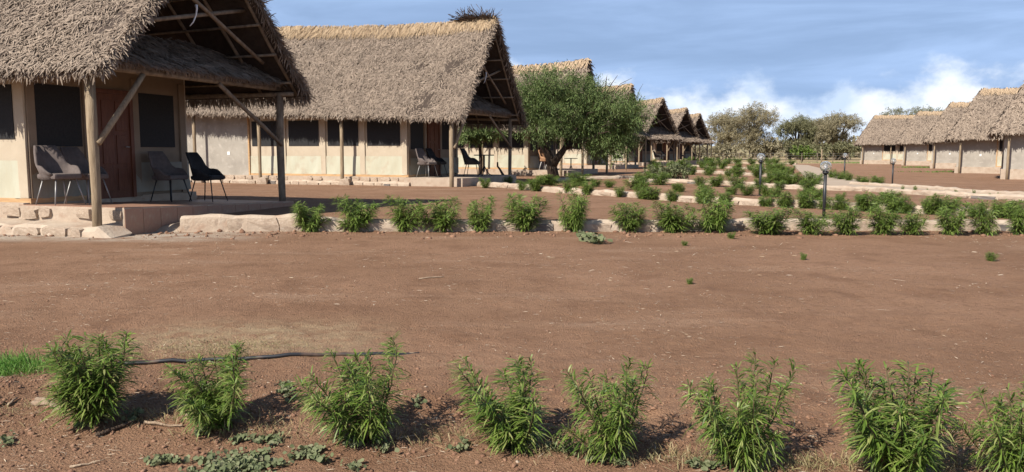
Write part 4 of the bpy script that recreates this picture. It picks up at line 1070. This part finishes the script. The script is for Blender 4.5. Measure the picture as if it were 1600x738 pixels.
def grass_patch(n, cx, cy, sx, sy, h, m, label, seed, w=.0022):
    r = np.random.default_rng(seed); a = r.random((n, 2)); x = cx + r.normal(0, sx, n); y = cy + r.normal(0, sy, n); z = ground(x, y)
    D = np.stack([r.normal(-.2, .45, n), r.normal(0, .45, n), r.uniform(.5, 1.2, n)], -1)
    V, Q, T = lance_leaves(np.stack([x, y, z - .003], -1), D, r.uniform(.35, 1.0, n) * h, np.full(n, w), r.uniform(.1, .9, n), r)
    return tag(link_mesh('grass', np_mesh('grass', V, Q, M[m], T)), label, 'grass', None, 'stuff')
p = G(10, 585); grass_patch(3800, p.x - .22, p.y + .06, .24, .12, .15, 'grass', 'soft bright green grass clump at the left edge behind the first shrub', 61, .0018)
for k, (px, py, sx, sy, n, h, mm) in enumerate([(250, 655, .25, .05, 260, .10, 'drygrass'), (430, 675, .2, .06, 240, .10, 'drygrass'), (700, 685, .16, .06, 260, .11, 'drygrass'), (880, 705, .14, .05, 320, .09, 'drygrass'), (1080, 720, .16, .05, 320, .10, 'drygrass'),
                                          (1280, 730, .14, .05, 420, .10, 'drygrass'), (1490, 730, .12, .05, 200, .10, 'drygrass'), (40, 640, .12, .06, 130, .08, 'drygrass'), (340, 545, .34, .16, 2600, .035, 'drygrass')]):
    p = G(px, py); grass_patch(n, p.x, p.y, sx, sy, h, mm, ['dry grass wisps between the first and second foreground shrubs', 'dry grass wisps between the second and third foreground shrubs', 'dry grass wisps left of the fourth foreground shrub', 'dry grass wisps between the fourth and fifth foreground shrubs', 'dry grass wisps between the fifth and sixth foreground shrubs', 'dry grass wisps between the sixth and seventh foreground shrubs', 'dry grass wisps between the seventh and eighth foreground shrubs', 'dry grass wisps left of the first foreground shrub', 'flattened dry grass behind the black water pipe'][k], 620 + k, .0015)
for k, (px, py, sx, sy, n, lb) in enumerate([(1475, 262.5, 1.6, .8, 700, 'green grass patch before the right-hand tent walls'), (1505, 269, 2.0, .5, 500, 'green grass strip near the right-hand tent walls'), (1440, 262, 1.0, .6, 300, 'thin grass by the far right-hand tent post'), (1345, 255, 4, 3, 1500, 'rough green grass beside the farthest right-hand tent')]):
    p = G(px, py); grass_patch(n, p.x, p.y, sx, sy, .22, 'grass', lb, 640 + k, .02)

# creeping weeds: round grey-green leaves on trailing runners
def weed(px, py, rx, ry, n, label, seed, size=.02, m='leaf_weed'):
    r = np.random.default_rng(seed); c = G(px, py); D = c.y; ex = rx * D / F; y2 = G(px, max(py - ry, 300)).y - c.y
    root = empty('creeping_weed', c); tag(root, label, 'weed', 'creeping weeds on the soil')
    nr = max(3, n // 40); mb = MB(); A = []; 
    for k in range(nr):
        a = r.uniform(0, 6.28); l = r.uniform(.5, 1.0); pts = []
        for t in np.linspace(0, 1, 6):
            x = c.x + math.cos(a) * ex * l * t + r.normal(0, .01); y = c.y + math.sin(a) * y2 * l * t + r.normal(0, .01); pts.append((x - c.x, y - c.y, g1(x, y) - c.z + .008))
        mb.tube(pts, .0025, 4); A.append(pts)
    mb.build('runner', M['stem'], root)
    A = np.array(A); ri = r.integers(0, nr, n); t = r.random(n) * 4.99; i0 = t.astype(int); f = (t - i0)[:, None]
    P = A[ri, i0] * (1 - f) + A[ri, i0 + 1] * f; P[:, :2] += r.normal(0, size * 1.3, (n, 2)); P[:, 2] += r.uniform(.004, size * 1.6, n)
    a = r.uniform(0, 6.28, n); nrmv = np.stack([r.normal(0, .8, n), r.normal(-.3, .8, n), np.ones(n)], -1); nrmv /= np.linalg.norm(nrmv, axis=1)[:, None]
    e1 = np.cross(nrmv, np.stack([np.cos(a), np.sin(a), np.zeros(n)], -1)); e1 /= np.linalg.norm(e1, axis=1)[:, None]; e2 = np.cross(nrmv, e1)
    s = r.uniform(.35, 1.25, n) * size; V = []
    for ang, rad in ((0, .75), (50, 1.0), (95, .85), (140, 1.05), (180, 1.0), (220, 1.05), (265, .85), (310, 1.0)):
        V.append(P + (e1 * math.cos(R(ang)) + e2 * math.sin(R(ang))) * (s * rad)[:, None] + nrmv * (s * .15 * (1 if ang % 100 else -1))[:, None])
    V.append(P); V = np.stack(V, 1).reshape(-1, 3); k = np.arange(n) * 9
    T = np.concatenate([np.stack([k + 8, k + q, k + (q + 1) % 8], -1) for q in range(8)])
    o = link_mesh('leaves', np_mesh('leaves', V, None, M[m], T), root); o['kind'] = 'stuff'
WEEDS = [(365, 733, 115, 34, 420, 'large grey-green creeping weed mat at the bottom left'), (478, 716, 40, 16, 90, 'creeping weed trailing right of the large weed mat'), (245, 727, 40, 10, 60, 'thin creeping weed trailing left of the large weed mat'),
         (555, 698, 26, 14, 40, 'small creeping weed at the foot of the third foreground shrub'), (600, 704, 16, 12, 22, 'lone weed tuft right of the third foreground shrub'), (380, 688, 26, 12, 36, 'creeping weed below the second foreground shrub'), (310, 680, 18, 12, 18, 'broad-leaved weed left of the second foreground shrub'),
         (140, 660, 34, 12, 30, 'broad green weed leaves under the first foreground shrub'), (455, 607, 30, 18, 50, 'creeping weed behind the third foreground shrub at its left'), (215, 650, 20, 12, 24, 'green weed in the shade right of the first foreground shrub'), (655, 632, 18, 10, 16, 'tiny weed between the third and fourth foreground shrubs'),
         (960, 724, 55, 18, 70, 'creeping weed at the foot of the fifth foreground shrub'), (870, 706, 34, 14, 44, 'creeping weed between the fourth and fifth foreground shrubs'), (1105, 734, 50, 12, 50, 'creeping weed left of the sixth foreground shrub'), (720, 705, 24, 10, 20, 'tiny weed left of the fourth foreground shrub'),
         (550, 735, 20, 10, 16, 'small weed at the bottom edge below the third foreground shrub'), (15, 690, 24, 10, 16, 'small dry weed at the left edge'), (430, 690, 30, 14, 40, 'creeping weed between the second and third foreground shrubs')]
for k, q in enumerate(WEEDS): weed(*q[:4], int(q[4] * 2.0), q[5], 700 + k, .0115)
weed(912, 376, 45, 12, 110, 'grey-green weed spreading at the foot of the nearest kerb', 760, .05)
for q in [(1078, 444, 12, 13, 'lone green seedling on the open soil'), (1255, 406, 13, 13, 'tiny green seedling on the open soil at right'), (1548, 408, 17, 20, 'green seedling on the open soil near the right edge'),
          (1070, 384, 9, 12, 'tiny green seedling below the nearest kerb'), (1143, 373, 12, 16, 'low green seedling touching the nearest kerb')]:
    shrub(*q, 'seedlings on the open soil', 1.0, 1.1)

# sticks and dead wood
def stick(a, b, r0, r1, label, m='deadwood', bend=.05, seed=0, nm='dry_stick'):
    r = random.Random(seed); A = G(*a); B = G(*b); mb = MB(); n = 7; pts = []
    for k in range(n):
        t = k / (n - 1); p = A.lerp(B, t); p = Vector((p.x, p.y, g1(p.x, p.y) + max(r0, r1) * .8 + r.uniform(0, .006))); p += Vector((r.uniform(-1, 1), r.uniform(-1, 1), 0)) * bend * (B - A).length * .4
        pts.append(p - A)
    mb.tube(pts, [(r0 + (r1 - r0) * k / (n - 1)) * r.uniform(.75, 1.2) for k in range(n)], 7); o = mb.build(nm, M[m], None, True); o.location = A; tag(o, label, 'stick', 'dead sticks on the soil')
stick((108, 732), (166, 722), .006, .003, 'pale dry stick at the bottom left of the soil', seed=1)
stick((150, 684), (212, 662), .012, .006, 'dark dead stick below the first foreground shrub', 'bark', seed=2)
stick((52, 634), (98, 648), .016, .010, 'thick split piece of deadwood left of the first foreground shrub', seed=3)
stick((60, 628), (84, 640), .014, .012, 'pale bark chip left of the first foreground shrub', seed=4)
stick((12, 637), (26, 625), .008, .005, 'short pale stick at the left edge', seed=5)
stick((262, 638), (300, 640), .007, .004, 'dry stick left of the second foreground shrub', seed=6)
stick((290, 650), (318, 666), .008, .004, 'dry stick at the foot of the second foreground shrub', seed=7)
stick((225, 662), (285, 668), .009, .005, 'broken dry branch between the first and second foreground shrubs', seed=8)
stick((620, 688), (655, 680), .004, .003, 'thin straw-coloured stick right of the third foreground shrub', seed=9)
stick((655, 437), (694, 434), .007, .004, 'pale twig lying far out on the open soil', seed=10)
stick((428, 605), (452, 602), .007, .004, 'brown twig left of the third foreground shrub', 'bark', seed=11)
